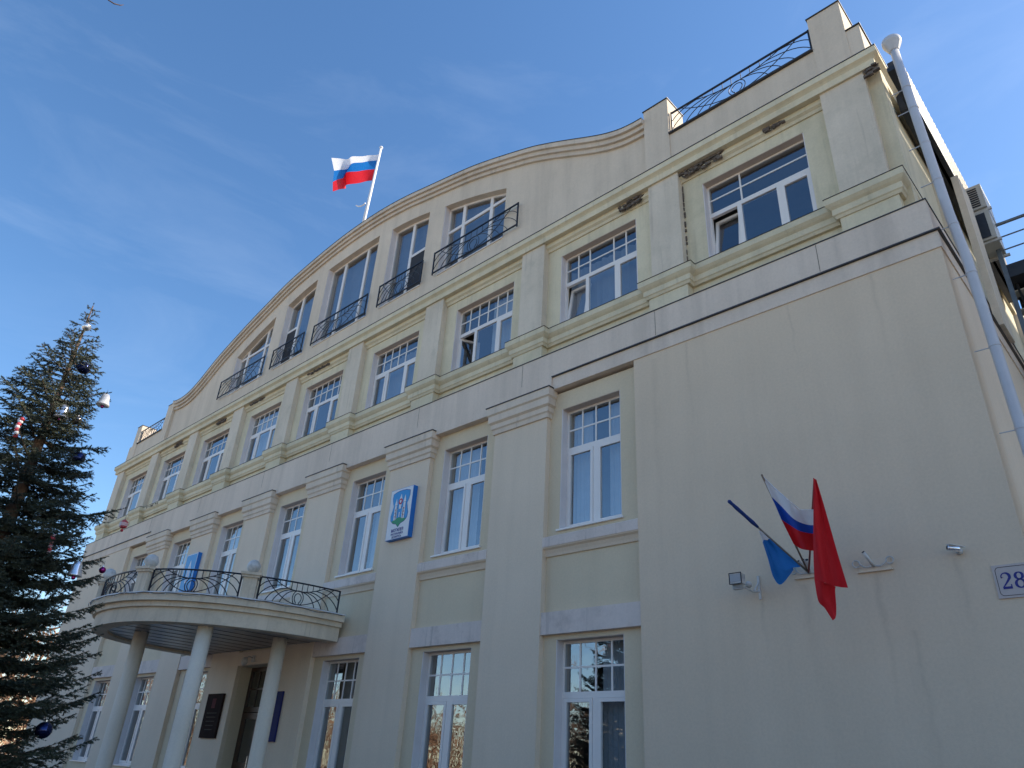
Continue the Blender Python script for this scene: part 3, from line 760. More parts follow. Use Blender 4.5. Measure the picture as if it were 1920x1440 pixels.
# ------------------------------------------------------------------ signs
def ngon(pts, y0, y1, name, mat, parent):
    k = len(pts); mb = MB()
    mb.add([(x, y0, z) for x, z in pts] + [(x, y1, z) for x, z in pts],
           [tuple(range(k))[::1], tuple(range(k, 2 * k))[::-1]] + [(i, i + k, (i + 1) % k + k, (i + 1) % k) for i in range(k)])
    o = mb.build(name, mat, parent); fixn(o); return o
def text_obj(s, size, loc, mat, parent, name='lettering', shear=0.0, sx=1.0, bold=0.0):
    cu = bpy.data.curves.new('t', 'FONT'); cu.body = s; cu.size = size; cu.align_x = 'CENTER'; cu.extrude = .002; cu.shear = shear; cu.offset = bold
    t = bpy.data.objects.new('t', cu); col.objects.link(t); dg = bpy.context.evaluated_depsgraph_get()
    me = bpy.data.meshes.new_from_object(t.evaluated_get(dg)); bpy.data.objects.remove(t)
    me.materials.clear(); me.materials.append(mat)
    me.transform(Matrix.Rotation(R(90), 4, 'X') @ Matrix.Scale(sx, 4, (1, 0, 0)))
    return put(name, me, parent, loc)

def crest_sign(cx, label, full=True):
    o = thing('crest_sign', label, 'sign', (cx, 0, 6.775)); W, H = .41, .61
    MB().box(-W, W, -.125, -.002, -H, H).build('sign_box', M['signblue'], o)
    MB().box(-W + .01, W - .01, -.130, -.1255, -H + .01, H - .01).build('sign_face', M['white'] if full else M['skyblue'], o)
    y = -.1305
    if full:
        sh = [(-.30, .50), (-.15, .54), (0, .55), (.15, .54), (.30, .50), (.31, .38), (.275, .27), (.24, .2), (.27, .08), (.31, -.03), (.29, -.14), (.2, -.22), (.08, -.25), (0, -.33),
              (-.08, -.25), (-.2, -.22), (-.29, -.14), (-.31, -.03), (-.27, .08), (-.24, .2), (-.275, .27), (-.31, .38)]
        ngon([(x * 1.04, (z - .12) * 1.03 + .12) for x, z in sh], y - .001, y, 'shield_outline', M['navy'], o)
        ngon(sh, y - .003, y - .0011, 'shield', M['skyblue'], o)
        ngon([(-.26, -.17), (-.1, -.12), (0, -.105), (.1, -.12), (.26, -.17), (.2, -.22), (.08, -.25), (0, -.33), (-.08, -.25), (-.2, -.22)], y - .005, y - .0031, 'green_field', M['crestgreen'], o)
        y2 = y - .0052
        for cx_, w_, h0, h1 in ((-.155, .075, -.15, .20), (.155, .075, -.15, .24), (-.115, .05, -.14, .12), (.115, .05, -.14, .12), (0, .085, .10, .24)):
            MB().box(cx_ - w_ / 2 - .008, cx_ + w_ / 2 + .008, y2 + .0003, y2 + .001, h0, h1 + .008).build('tower_outline', M['navy'], o)
            MB().box(cx_ - w_ / 2, cx_ + w_ / 2, y2 - .002, y2, h0, h1).build('tower', M['white'], o)
        for cx_, z_, w_, h_ in ((-.155, .208, .05, .16), (.155, .248, .05, .17), (0, .31, .06, .15)):
            ngon([(cx_ - w_, z_), (cx_ + w_, z_), (cx_ + .004, z_ + h_), (cx_ - .004, z_ + h_)], y2 - .002, y2, 'spire', M['white'], o)
        ngon([(.075 * math.cos(a * math.pi / 6), .28 + .075 * math.sin(a * math.pi / 6)) for a in range(12)], y2 - .0035, y2 - .0021, 'red_disc', M['crestred'], o)
        ngon([(.035 * math.cos(a * math.pi / 3), .28 + .04 * math.sin(a * math.pi / 3)) for a in range(6)], y2 - .0045, y2 - .0036, 'rider', M['white'], o)
        MB().box(-.016, .016, y2 - .001, y2, -.10, .02).build('figure', M['white'], o)
        for x_ in (-.155, .155):
            for z_ in (-.08, .0, .08): MB().box(x_ - .012, x_ + .012, y2 - .0025, y2 - .0021, z_, z_ + .03).build('loophole', M['crestred'], o)
        text_obj('МОГИЛЕВ', .105, (0, -.132, -.44), M['navy'], o, sx=.86, bold=.002)
        text_obj('РЕСПУБЛИКА', .07, (0, -.132, -.515), M['navy'], o, sx=.92, bold=.001)
        text_obj('БЕЛАРУСЬ', .07, (0, -.132, -.585), M['navy'], o, sx=.92, bold=.001)
    else:
        MB().box(-W + .01, -W + .035, y - .002, y, -H + .01, H - .01).box(W - .035, W - .01, y - .002, y, -H + .01, H - .01).box(-W + .035, W - .035, y - .002, y, H - .035, H - .01).build('border', M['white'], o)
        ngon([(-.10, -.35), (.10, -.35), (.09, .15), (.03, .32), (0, .40), (-.03, .32), (-.09, .15)], y - .002, y, 'white_monument', M['white'], o)
        ngon([(-.06, -.3), (.06, -.3), (.055, .1), (0, .25), (-.055, .1)], y - .004, y - .0021, 'monument_inset', plain('pale_lilac_print', (.45, .50, .66), .5), o)
    return o
crest_sign(-13.245, 'white city crest board with a castle shield and blue edges between second-floor windows')
crest_sign(-24.16, 'sky-blue crest board with a white tower shape, behind the canopy railing', False)

# house number
o = thing('house_number_plate', 'white house number plate 28 with blue digits near the right corner', 'sign', (-1.62, 0, 3.865))
MB().box(-.19, .19, -.018, -.002, -.19, .19).build('plate', M['pier'] if False else plain('dull_white_plate', (.52, .45, .42), .6), o)
def rounded(h, r):
    p = []
    for cx_, cz_, a0 in ((h - r, h - r, 0), (-h + r, h - r, 90), (-h + r, -h + r, 180), (h - r, -h + r, 270)):
        p += [(cx_ + r * math.cos(R(a0 + a)), cz_ + r * math.sin(R(a0 + a))) for a in range(0, 91, 15)]
    return p
mb = MB(); a_ = rounded(.165, .045); b_ = rounded(.159, .041); k = len(a_)
mb.add([(x, -.0200, z) for x, z in a_] + [(x, -.0200, z) for x, z in b_], [(i, (i + 1) % k, (i + 1) % k + k, i + k) for i in range(k)])
mb.build('border_line', M['black'], o)
def stroke(pts, ws, name, parent, mat, y=-.021):
    mb = MB(); n = len(pts); L_ = []; R_ = []
    for i, (p, w_) in enumerate(zip(pts, ws)):
        q0 = pts[max(i - 1, 0)]; q1 = pts[min(i + 1, n - 1)]; d = math.hypot(q1[0] - q0[0], q1[1] - q0[1]) or 1
        nx, nz = -(q1[1] - q0[1]) / d, (q1[0] - q0[0]) / d; L_.append((p[0] + nx * w_, y, p[1] + nz * w_)); R_.append((p[0] - nx * w_, y, p[1] - nz * w_))
    mb.add(L_ + R_, [(i, i + 1, n + i + 1, n + i) for i in range(n - 1)]); return mb.build(name, mat, parent)
two = [(-.045 + -.028, .045), (-.052 - .028, .062)] ; base2 = -.075
pts = []; ws = []
for a in range(200, -31, -15):
    pts.append((base2 + .042 * math.cos(R(a)), .050 + .042 * math.sin(R(a)))); ws.append(.006 + .009 * max(0, math.cos(R(a - 10))))
pts += [(base2 + .018, .002), (base2 - .012, -.035), (base2 - .038, -.066)]; ws += [.011, .008, .006]
stroke(pts, ws, 'digit', o, M['navy'])
mb = MB(); mb.box(base2 - .046, base2 + .048, -.0215, -.0205, -.090, -.062).box(base2 + .036, base2 + .048, -.0215, -.0205, -.062, -.04); mb.ball((base2 - .032, -.021, .045), .013, 8, .1); mb.build('digit', M['navy'], o)
for cz_, r_ in ((.048, .036), (-.040, .043)):
    pts = [(.060 + r_ * math.cos(R(a)), cz_ + r_ * 1.05 * math.sin(R(a))) for a in range(0, 361, 15)]
    ws = [.007 + .008 * abs(math.cos(R(a))) ** 1.5 for a in range(0, 361, 15)]
    stroke(pts, ws, 'digit', o, M['navy'])

# ------------------------------------------------------------------ wall fittings on the blank right-hand wall
def holder(x, z, label, stub=True):
    o = thing('flag_holder', label, 'flag holder', (x, 0, z), 'flag pole brackets on the blank wall')
    MB().box(-.22, .22, -.035, -.002, -.085, -.07).box(-.2, .2, -.012, -.002, -.07, .08).build('wall_plate', M['pier'], o)
    for s in (-1, 1):
        mb = MB(); mb.tube([(s * .02, -.05, -.02), (s * .10, -.06, -.03), (s * .17, -.05, .02)] + [(s * (.21 + .045 * math.cos(R(a))), -.05, .03 + .045 * math.sin(R(a))) for a in range(200, -160, -24)], .009, 6); mb.build('scroll', M['globe'], o)
    dirs = [(-.35, -.8, .62)] if stub else []
    for d in ((-.25, -.62, .7),) if stub else ((-.30, -.75, .6), (0.02, -.75, .62), (.25, -.75, .6)):
        v = Vector(d).normalized(); a = Vector((0, -.03, -.02)); mb = MB(); mb.tube([a, a + v * .22], .022, 10); mb.build('socket', M['globe'], o, True)
        mb = MB(); mb.tube([a + v * .221, a + v * .224], .021, 10); mb.build('socket_mouth', M['black'], o)
    return o
holder(-3.10, 4.24, 'empty scrolled flag bracket on the blank wall left of the security camera')
holder(-3.95, 4.26, 'scrolled bracket holding the three flags on the blank wall', False)

def lathe_dir(mb, p, d, prof, n=14):
    p = Vector(p); d = Vector(d).normalized(); mb.tube([p + d * z for r_, z in prof], [max(r_, .001) for r_, z in prof], n)
o = thing('security_camera', 'small white bullet security camera on the wall near the number plate', 'camera', (-2.10, 0, 4.27))
mb = MB(); lathe_dir(mb, (0, -.002, 0), (0, -1, 0), [(.04, 0), (.04, .02), (.015, .03), (.015, .09)]); mb.build('bracket', M['globe'], o, True)
mb = MB(); lathe_dir(mb, (.03, -.10, .005), (-.75, -.45, .12), [(.03, 0), (.036, .01), (.036, .13), (.030, .135)]); mb.build('camera_body', M['silver'], o, True)
mb = MB(); lathe_dir(mb, (.03 - .75 * .155, -.10 - .45 * .155, .005 + .12 * .155), (-.75, -.45, .12), [(.028, 0), (.02, .004)]); mb.build('lens', M['black'], o)
MB().hexa([(-.08, -.22, .045), (-.03, -.22, .045), (.09, -.07, .03), (.04, -.06, .03), (-.08, -.22, .051), (-.03, -.22, .051), (.09, -.07, .036), (.04, -.06, .036)]).build('sun_hood', M['globe'], o)
o = thing('floodlight', 'white wall-mounted floodlight on a bracket arm left of the flags', 'lamp', (-4.70, 0, 4.12))
MB().box(-.015, .015, -.03, -.002, -.16, .17).build('wall_bracket', M['globe'], o)
mb = MB(); mb.tube([(0, -.02, -.05), (-.04, -.16, -.07), (-.10, -.30, -.03)], .014, 8); mb.tube([(0, -.02, .08), (-.02, -.08, .0), (-.03, -.12, -.06)], .010, 6); mb.build('arm', M['globe'], o)
mb = MB(); mb.ball((-.07, -.2, .02), .05, 12); mb.build('sensor', M['globe'], o, True)
mb = MB(); mb.box(-.20, -.02, -.50, -.38, -.02, .12); mb.build('lamp_body', M['globe'], o)
MB().box(-.19, -.03, -.506, -.502, .0, .11).build('lamp_glass', M['lampglass'], o)
mb = MB(); mb.box(-.205, -.015, -.508, -.50, -.03, -.02).box(-.205, -.015, -.508, -.50, .12, .13).box(-.205, -.195, -.508, -.50, -.02, .12).box(-.025, -.015, -.508, -.50, -.02, .12).build('rim', M['black'], o)
for k in range(4): MB().box(-.18, -.04, -.48, -.40, -.035 - .018 * k, -.028 - .018 * k).build('cooling_fin', M['globe'], o)

# ------------------------------------------------------------------ flags
def cloth_grid(rows, name, mat, parent, sub=6, wave=.02, seed=0, kv=1.0):
    """rows: list of rows of 3D points; smooth bilinear refinement with small folds"""
    A = np.array(rows, float); nr, nc, _ = A.shape; rr = np.linspace(0, nr - 1, (nr - 1) * sub + 1); cc = np.linspace(0, nc - 1, (nc - 1) * sub + 1)
    def cub(a, t, ax):
        n = a.shape[ax]; i = np.clip(np.floor(t).astype(int), 0, n - 2); f = (t - i)
        g = lambda k: np.take(a, np.clip(k, 0, n - 1), axis=ax)
        sh = [1] * a.ndim; sh[ax] = -1; f = f.reshape(sh)
        p0, p1, p2, p3 = g(i - 1), g(i), g(i + 1), g(i + 2)
        return p1 + .5 * f * (p2 - p0 + f * (2 * p0 - 5 * p1 + 4 * p2 - p3 + f * (3 * (p1 - p2) + p3 - p0)))
    Q = cub(cub(A, rr, 0), cc, 1); h, w_ = Q.shape[:2]
    u = np.linspace(0, 1, w_)[None, :]; v = np.linspace(0, 1, h)[:, None]
    Q[:, :, 1] += wave * (np.sin(9 * u + kv * 3 * v + seed) + .6 * np.sin(17 * u - kv * 5 * v + seed * 2)) * np.sin(np.pi * np.clip(u * 1.2, 0, 1)) 
    mb = MB(); mb.add(Q.reshape(-1, 3), [(i * w_ + j, i * w_ + j + 1, (i + 1) * w_ + j + 1, (i + 1) * w_ + j) for i in range(h - 1) for j in range(w_ - 1)])
    return mb.build(name, mat, parent, True)
def px(rows, ys): return [[at(p[0], p[1], y) for p, y in zip(r_, yr)] for r_, yr in zip(rows, ys)]

SOCK = Vector((-3.95, -.05, 4.24))
# tricolour
F2 = thing('wall_flag', 'white, blue and red striped flag in the middle of the wall bracket', 'flag', tuple(SOCK), 'flags in the wall bracket')
def rel(rows, o): return [[np.array(p) - np.array(o.location) for p in r_] for r_ in rows]
tip = at(1428, 890, -1.30)
mb = MB(); mb.tube([(0, 0, 0), tuple(tip - np.array(SOCK))], .013, 8); mb.build('pole', plain('varnished_pole', (.20, .13, .09), .5), F2, True)
hy = [-1.27, -1.12, -.92, -.66]
ha = [(1429, 893), (1447, 932), (1465, 974), (1488, 1020)]
rows = [[(1429, 892), (1452, 915), (1478, 938), (1500, 956), (1534, 956)],
        [(1447, 932), (1463, 947), (1490, 974), (1516, 984), (1536, 984)],
        [(1465, 974), (1480, 984), (1500, 996), (1522, 1000), (1538, 1002)],
        [(1488, 1020), (1500, 1028), (1515, 1032), (1532, 1032), (1542, 1030)]]
ys = [[hy[i], hy[i] + .10, hy[i] + .02, hy[i] + .13, hy[i] + .05] for i in range(4)]
P_ = rel(px(rows, ys), F2)
for i, (nm, mt) in enumerate((('white_stripe', 'cl_white'), ('blue_stripe', 'cl_blue'), ('red_stripe', 'cl_red'))):
    cloth_grid([P_[i], P_[i + 1]], nm, M[mt], F2, 8, .015, 1, 0)
mb = MB(); mb.tube([P_[0][j] + np.array([0, .01, .002]) for j in range(5)], .006, 5); mb.build('hem', M['cl_white'], F2)
# red flag
F3 = thing('wall_flag', 'plain red flag hanging in long folds at the right of the wall bracket', 'flag', tuple(SOCK), 'flags in the wall bracket')
tip = at(1527, 899, -1.45)
mb = MB(); mb.tube([(0, 0, 0), tuple(tip - np.array(SOCK))], .013, 8); mb.build('pole', plain('red_painted_pole', (.25, .03, .03), .5), F3, True)
rows = [[(1525, 899), (1527, 898), (1529, 898), (1531, 900)], [(1525, 960), (1532, 961), (1541, 961), (1549, 961)], [(1525, 1030), (1538, 1031), (1554, 1032), (1569, 1032)],
        [(1527, 1088), (1545, 1092), (1568, 1100), (1590, 1102)]]
ys = [[-1.46, -1.47, -1.46, -1.45], [-1.36, -1.40, -1.34, -1.36], [-1.24, -1.32, -1.20, -1.24], [-1.14, -1.24, -1.10, -1.18]]
cloth_grid(rel(px(rows, ys), F3), 'cloth', M['cl_red'], F3, 8, .035, 2)
rows = [[(1527, 1087), (1541, 1091), (1557, 1096), (1567, 1100)], [(1534, 1126), (1544, 1120), (1556, 1112), (1566, 1108)], [(1546, 1140), (1554, 1138), (1561, 1136), (1568, 1135)], [(1561, 1163), (1563, 1162), (1566, 1160), (1568, 1152)]]
ys = [[-1.135, -1.22, -1.12, -1.10], [-1.10, -1.15, -1.08, -1.10], [-1.08, -1.10, -1.06, -1.08], [-1.05, -1.06, -1.06, -1.05]]
cloth_grid(rel(px(rows, ys), F3), 'fold', M['cl_red'], F3, 6, .006, 3)
# blue and white flag, upper part rolled on the pole
F1 = thing('wall_flag', 'blue flag with a white corner, partly rolled on its pole, left of the wall flags', 'flag', tuple(SOCK), 'flags in the wall bracket')
tip = at(1367, 940, -1.25); tv = tip - np.array(SOCK)
mb = MB(); mb.tube([(0, 0, 0), tuple(tv)], .014, 8); mb.build('pole', plain('grey_pole', (.22, .20, .18), .5), F1, True)
mb = MB(); k_ = [(1.01, .016), (1.0, .026), (.96, .022), (.9, .027), (.8, .024), (.7, .028), (.64, .017)]
mb.tube([tuple(tv * a) for a, r_ in k_], [r_ for a, r_ in k_], 10); mb.build('rolled_cloth', M['cl_navy'], F1, True)
def pol(s): return np.array(SOCK) + tv * s
outer = [(1424, 998), (1430, 1017), (1440, 1048), (1450, 1082), (1464, 1096), (1484, 1074)]
ss = [.58, .47, .36, .26, .17, .09]
oy = [-.72, -.62, -.52, -.46, -.38, -.25]
g2 = []
for s_, q, y_ in zip(ss, outer, oy):
    a = pol(s_); b = at(q[0], q[1], y_); mid = (a + b) / 2 + np.array([0, -.07, 0]); g2.append([a, mid, b])
G = rel(g2, F1)
cloth_grid(G[:2], 'white_panel', M['cl_white'], F1, 5, 0, 0); cloth_grid(G[1:], 'blue_panel', M['cl_sky'], F1, 7, .03, 4)

# roof flag
FY = 1.0
base = at(683, 412, FY); top = at(714.5, 278, FY); dirv = (top - base) / np.linalg.norm(top - base)
foot = base - dirv * ((base[2] - 17.6) / dirv[2])
RF = thing('roof_flag', 'large white, blue and red flag flying on a white pole above the arched gable', 'flag', tuple(foot))
mb = MB(); mb.tube([(0, 0, 0), tuple(top - foot)], [.075, .045], 12); mb.build('pole', M['white'], RF, True)
MB().ball(tuple(top - foot + dirv * .03), .075, 10).build('finial', M['white'], RF, True)
hoist = [(711, 289), (708.8, 299.4), (706, 316), (701, 337)]
midA = [(688, 292), (688, 303), (680, 320), (683, 341)]
midB = [(664, 296), (664, 309), (653, 326), (654, 349)]
midC = [(642, 297), (643, 317), (638, 334), (642, 353)]
fly = [(621.5, 296), (626.5, 320), (624, 341), (624, 359)]
rows = [[hoist[i], midA[i], midB[i], midC[i], fly[i]] for i in range(4)]
ys = [[FY, FY - .22, FY + .15, FY - .15, FY + .1], [FY, FY - .25, FY + .22, FY - .2, FY + .1], [FY, FY - .18, FY + .25, FY - .25, FY + .15], [FY, FY - .15, FY + .2, FY - .2, FY + .1]]
P_ = rel(px(rows, ys), RF)
for i, (nm, mt) in enumerate((('white_stripe', 'cl_white'), ('blue_stripe', 'cl_sky'), ('red_stripe', 'cl_red'))):
    cloth_grid([P_[i], P_[i + 1]], nm, M[mt], RF, 8, .09, 1, 0)
rp = [tuple(at(x, y, FY) - foot) for x, y in ((668, 385.5), (672, 387), (677, 386.5), (681, 384.5), (685, 381))]
MB().tube(rp, .028, 6).build('loose_rope', M['white'], RF)

# ------------------------------------------------------------------ broken stucco patches (part of the building)
def rubble(x0, x1, y, z0, z1, seed, slope=0.0):
    r_ = random.Random(seed); nx, nz = max(4, int((x1 - x0) / .06)), 7; mb = MB(); g_ = []
    for i in range(nx + 1):
        t = i / nx; env = min(1, .35 + 5 * min(t, 1 - t)) * (.62 + .38 * r_.random())
        h = (z1 - z0) / 2 * env; zc = z1 - h
        for j in range(nz + 1):
            s = j / nz * 2 - 1; edge = (abs(s) > .99 or i in (0, nx))
            d = 0.0 if edge else r_.uniform(-.03, .02)
            g_.append((x0 + (x1 - x0) * t + r_.uniform(-.012, .012), y + (0.01 if edge else d), zc + s * h + r_.uniform(-.01, .01)))
    k = nz + 1; mb.add(g_, [(i * k + j, (i + 1) * k + j, (i + 1) * k + j + 1, i * k + j + 1) for i in range(nx) for j in range(nz)])
    for _ in range(int((x1 - x0) * 26)):
        x = r_.uniform(x0, x1); z = r_.uniform(z0 + .03, z1 - .03); a, b_ = r_.uniform(.02, .06), r_.uniform(.015, .03)
        mb.box(x - a, x + a, y - r_.uniform(.02, .05), y + .02, z - b_, z + b_)
    return mb.build('broken_stucco', M['rubble'], B)
rubble(-5.62, -4.55, .195, 12.62, 12.86, 1); rubble(-3.75, -3.35, .195, 12.68, 12.80, 2); rubble(-7.15, -6.46, .195, 12.62, 12.84, 3)
rubble(-19.6, -18.4, .195, 12.70, 12.79, 4); rubble(-26.0, -25.2, .195, 12.66, 12.82, 5); rubble(-23.4, -22.4, .195, 12.72, 12.82, 6); rubble(-29.6, -28.9, .195, 12.64, 12.84, 7)
rubble(-1.85, -1.58, .10, 12.60, 12.84, 8); rubble(-30.5, -29.4, .16, 10.18, 10.33, 9)
for x, z0, z1, s in ((-5.60, 11.0, 12.4, 1), (-5.62, 10.4, 10.8, 2)):
    r_ = random.Random(s); mb = MB(); z = z0
    while z < z1:
        h = r_.uniform(.05, .16); mb.box(x + r_.uniform(-.02, .0), x + r_.uniform(.005, .02), .27, .296, z, z + h); z += h + r_.uniform(.0, .15)
    mb.build('crack', M['rubble'], B)

# ------------------------------------------------------------------ right-hand side of the building
# downpipe with funnel
dp = MB(); pp = [(-1.31, .16, 12.95), (-1.27, .16, 11.0), (-1.22, .14, 9.2), (-1.17, .12, 8.4), (-1.13, .12, 5.0), (-1.12, .12, .3)]
dp.tube(pp, .068, 16); dpo = dp.build('downpipe', M['pipe'], B, True)
MB().lathe([(.07, 0), (.085, .03), (.15, .20), (.155, .21), (.155, .28), (.145, .29)], (-1.315, .16, 12.93), 20).build('funnel', M['pipe'], dpo, True)
def pipe_at(z):
    for a, b in zip(pp, pp[1:]):
        if b[2] <= z <= a[2]:
            t = (a[2] - z) / (a[2] - b[2]); return tuple(a[i] + (b[i] - a[i]) * t for i in range(3))
for z in (12.0, 11.5, 10.7, 9.9, 9.0, 8.1, 6.9, 5.7, 4.4, 3.1):
    c = pipe_at(z); MB().lathe([(.070, -.012), (.074, -.01), (.074, .01), (.070, .012)], c, 16).box(c[0] - .24, c[0] - .06, c[1] - .006, c[1] + .006, z - .006, z + .006).build('pipe_clamp', M['pipe'], dpo)
# ribbed sunlit upstand of the side roof and its eave
rib = MB(); y = 1.3
while y < 9.0: rib.box(-1.44, -1.40, y, y + .10, 12.75, 13.95).box(-1.44, -1.415, y + .10, y + .18, 12.75, 13.93); y += .18
rib.build('ribbed_cladding', M['cream_metal'], B)
MB().box(-1.62, -1.445, 1.2, 9.0, 12.6, 13.9).build('eave_board', M['steel'], B)
MB().box(-1.50, -1.36, .2, 9.0, 12.60, 12.70).build('gutter', M['steel'], B)
# side pilasters down the grazing wall
for y in (3.0, 6.5, 10.0, 13.5): MB().box(-1.70, -1.60, y, y + .8, 9.7, 12.8).build('upper_pilaster', M['upper_grey'], B)
MB().box(-1.42, -1.30, 3.4, 4.2, 9.0, 12.5).build('side_buttress', M['upper_grey'], B)

def ac_unit(y0, y1, z0, z1, label, dark):
    o = thing('air_conditioner', label, 'air conditioner', (-1.42, y0, z0), 'air conditioners on the right side wall')
    d = y1 - y0; h = z1 - z0
    MB().box(.05, .34, 0, d, 0, h).build('case', M['ac'], o)
    mb = MB()
    for i in range(9): mb.box(.08, .25, -.012, -.002, .05 + i * (h - .1) / 9, .05 + (i + .55) * (h - .1) / 9)
    mb.build('grille', M['black'], o)
    if dark: MB().box(.07, .26, -.016, -.013, .04, h - .05).build('dark_panel', M['steel'], o)
    for z in (-.06,): MB().box(-.0, .40, .05, .10, z, z + .05).box(.0, .40, d - .1, d - .05, z, z + .05).build('bracket', M['globe'], o)
ac_unit(4.5, 5.3, 12.35, 12.95, 'beige air conditioner with a slotted end grille, upper one on the right side wall', False)
ac_unit(4.5, 5.3, 11.55, 12.25, 'beige air conditioner with a dark end panel, just below the upper one', True)

# fire escape
FE = thing('fire_escape', 'dark steel fire escape landing and stairs against the right side wall', 'fire escape', (-1.2, 5.0, 0))
lx0, lx1, ly0, ly1, lz = .02, 6.0, 0.0, 2.6, 11.15
MB().box(lx0, lx1, ly0, ly1, lz - .30, lz).build('landing', M['steel'], FE)
for x in (.03, 2.0, 4.0, 5.9):
    MB().box(x - .04, x + .04, ly0 - .04, ly0 + .04, 0, lz + 1.02).build('post', M['greysteel'], FE)
for z, r_ in ((lz + 1.0, .035), (lz + .68, .016), (lz + .36, .016)): MB().tube([(lx0, ly0, z), (lx1, ly0, z)], r_, 8).build('rail', M['greysteel'], FE)
for s in (0, 1):
    MB().hexa([(.10 + s * .9, .3, lz - .35), (.14 + s * .9, .3, lz - .35), (.14 + s * .9, 5.6, lz - 4.6), (.10 + s * .9, 5.6, lz - 4.6), (.10 + s * .9, .3, lz - .05), (.14 + s * .9, .3, lz - .05), (.14 + s * .9, 5.6, lz - 4.3), (.10 + s * .9, 5.6, lz - 4.3)]).build('stringer', M['steel'], FE)
for i in range(16): MB().box(-.02, 1.04, .4 + i * .32, .66 + i * .32, lz - .42 - i * .26, lz - .39 - i * .26).build('tread', M['ac'], FE)
MB().box(lx0, lx1, 1.0, 2.4, lz - 2.9, lz - .32).build('steel_screen', M['steel'], FE)

# ------------------------------------------------------------------ trees
class Needles:
    """collects triangles for needle-covered twigs with numpy"""
    def __init__(s, seed): s.rs = np.random.RandomState(seed); s.P = []; s.tw = MB()
    def twig(s, a, b, r=.040, dens=230, taper=.6):
        a = np.array(a, float); b = np.array(b, float); d = b - a; ln = np.linalg.norm(d)
        if ln < .02: return
        d /= ln; n = max(8, int(ln * dens)); t = np.sort(s.rs.rand(n)); c = a + np.outer(t, b - a)
        u = np.cross(d, [.3, .2, .9]); u /= np.linalg.norm(u); v = np.cross(d, u); an = s.rs.rand(n) * 2 * np.pi
        rad = np.outer(np.cos(an), u) + np.outer(np.sin(an), v); rad[:, 2] += .25
        dirn = rad * .8 + d * .75; dirn /= np.linalg.norm(dirn, axis=1)[:, None]
        L_ = r * (1 - taper * t * .5) * (.8 + .4 * s.rs.rand(n)); tipp = c + dirn * L_[:, None]
        side = np.cross(dirn, rad); side /= (np.linalg.norm(side, axis=1)[:, None] + 1e-9); side *= .0062
        s.P.append(np.stack([c - side, c + side, tipp], 1))
    def build(s, name, mat, parent):
        T = np.concatenate(s.P); n = len(T); me = bpy.data.meshes.new(name)
        me.vertices.add(n * 3); me.vertices.foreach_set('co', T.reshape(-1)); me.loops.add(n * 3); me.loops.foreach_set('vertex_index', np.arange(n * 3, dtype=np.int32))
        me.polygons.add(n); me.polygons.foreach_set('loop_start', np.arange(0, n * 3, 3, dtype=np.int32)); me.update(); me.validate(); me.materials.append(mat)
        print(name, n); return put(name, me, parent)

SP = thing('spruce_tree', 'tall dark spruce hung with coloured ornaments at the left edge', 'tree', (0, 0, 0))
tb = at_d(180, 560, 13.0); TX, TY, TH = tb[0], tb[1], tb[2]
SP.location = (TX, TY, 0)
MB().tube([(0, 0, 0), (.01, 0, 2.5), (0, .01, 5), (.01, 0, 7), (0, 0, TH - .15)], [.19, .14, .085, .035, .008], 12).build('trunk', M['bark'], SP, True)
ND = Needles(5); BR = MB(); rs = random.Random(11)
zs_ = [0.8, 2.2, 3.3, 4.0, 5.15, 6.0, 6.6, 6.95, 7.3, 7.8, 8.1, 8.5]; rr_ = [2.2, 1.90, 1.65, 1.5, 1.15, .95, .80, .70, .50, .27, .18, .04]
def crown_r(z): return float(np.interp(z, zs_, rr_))
def branch(z0, az, ln, droop, rise, lvl=0):
    """a main limb with side twigs in a flat spray"""
    n = max(4, int(ln / .14)); pts = []; ca, sa = math.cos(az), math.sin(az)
    for i in range(n + 1):
        t = i / n; r_ = ln * t; z = z0 - droop * ln * t + (droop + rise) * ln * t ** 2.4; wob = .03 * math.sin(t * 5 + az * 3)
        pts.append(np.array([ca * r_ - sa * wob, sa * r_ + ca * wob, z]))
    BR.tube([tuple(p) for p in pts], [max(.004, .022 * (ln / 2) ** .5 * (1 - i / n)) for i in range(n + 1)], 4, False)
    for i in range(1, n): ND.twig(pts[i], pts[i + 1], .042, 220)
    step = .052; k = int(ln / step)
    for i in range(2, k):
        t = i / k; f = t * n; j = min(n - 1, int(f)); p = pts[j] + (pts[j + 1] - pts[j]) * (f - j)
        if rs.random() < .16: continue
        for s in (-1, 1):
            tl = (.07 + .34 * min(1, ln) * math.sin(math.pi * (t * .80 + .19)) ** 1.1) * rs.uniform(.6, 1.15); a2 = az + s * R(rs.uniform(42, 62)); dz = rs.uniform(-.30, .12)
            q = p + np.array([math.cos(a2) * tl, math.sin(a2) * tl, dz * tl]); ND.twig(p, q, .041, 200)
            if tl > .16:
                for t2, s2 in ((.45, -1), (.55, 1)):
                    if rs.random() < .8:
                        p2 = p + (q - p) * t2; a3 = a2 + s2 * R(45); l3 = tl * rs.uniform(.35, .55)
                        ND.twig(p2, p2 + np.array([math.cos(a3) * l3, math.sin(a3) * l3, rs.uniform(-.5, .1) * l3]), .038, 190)
z = .9; wh = 0
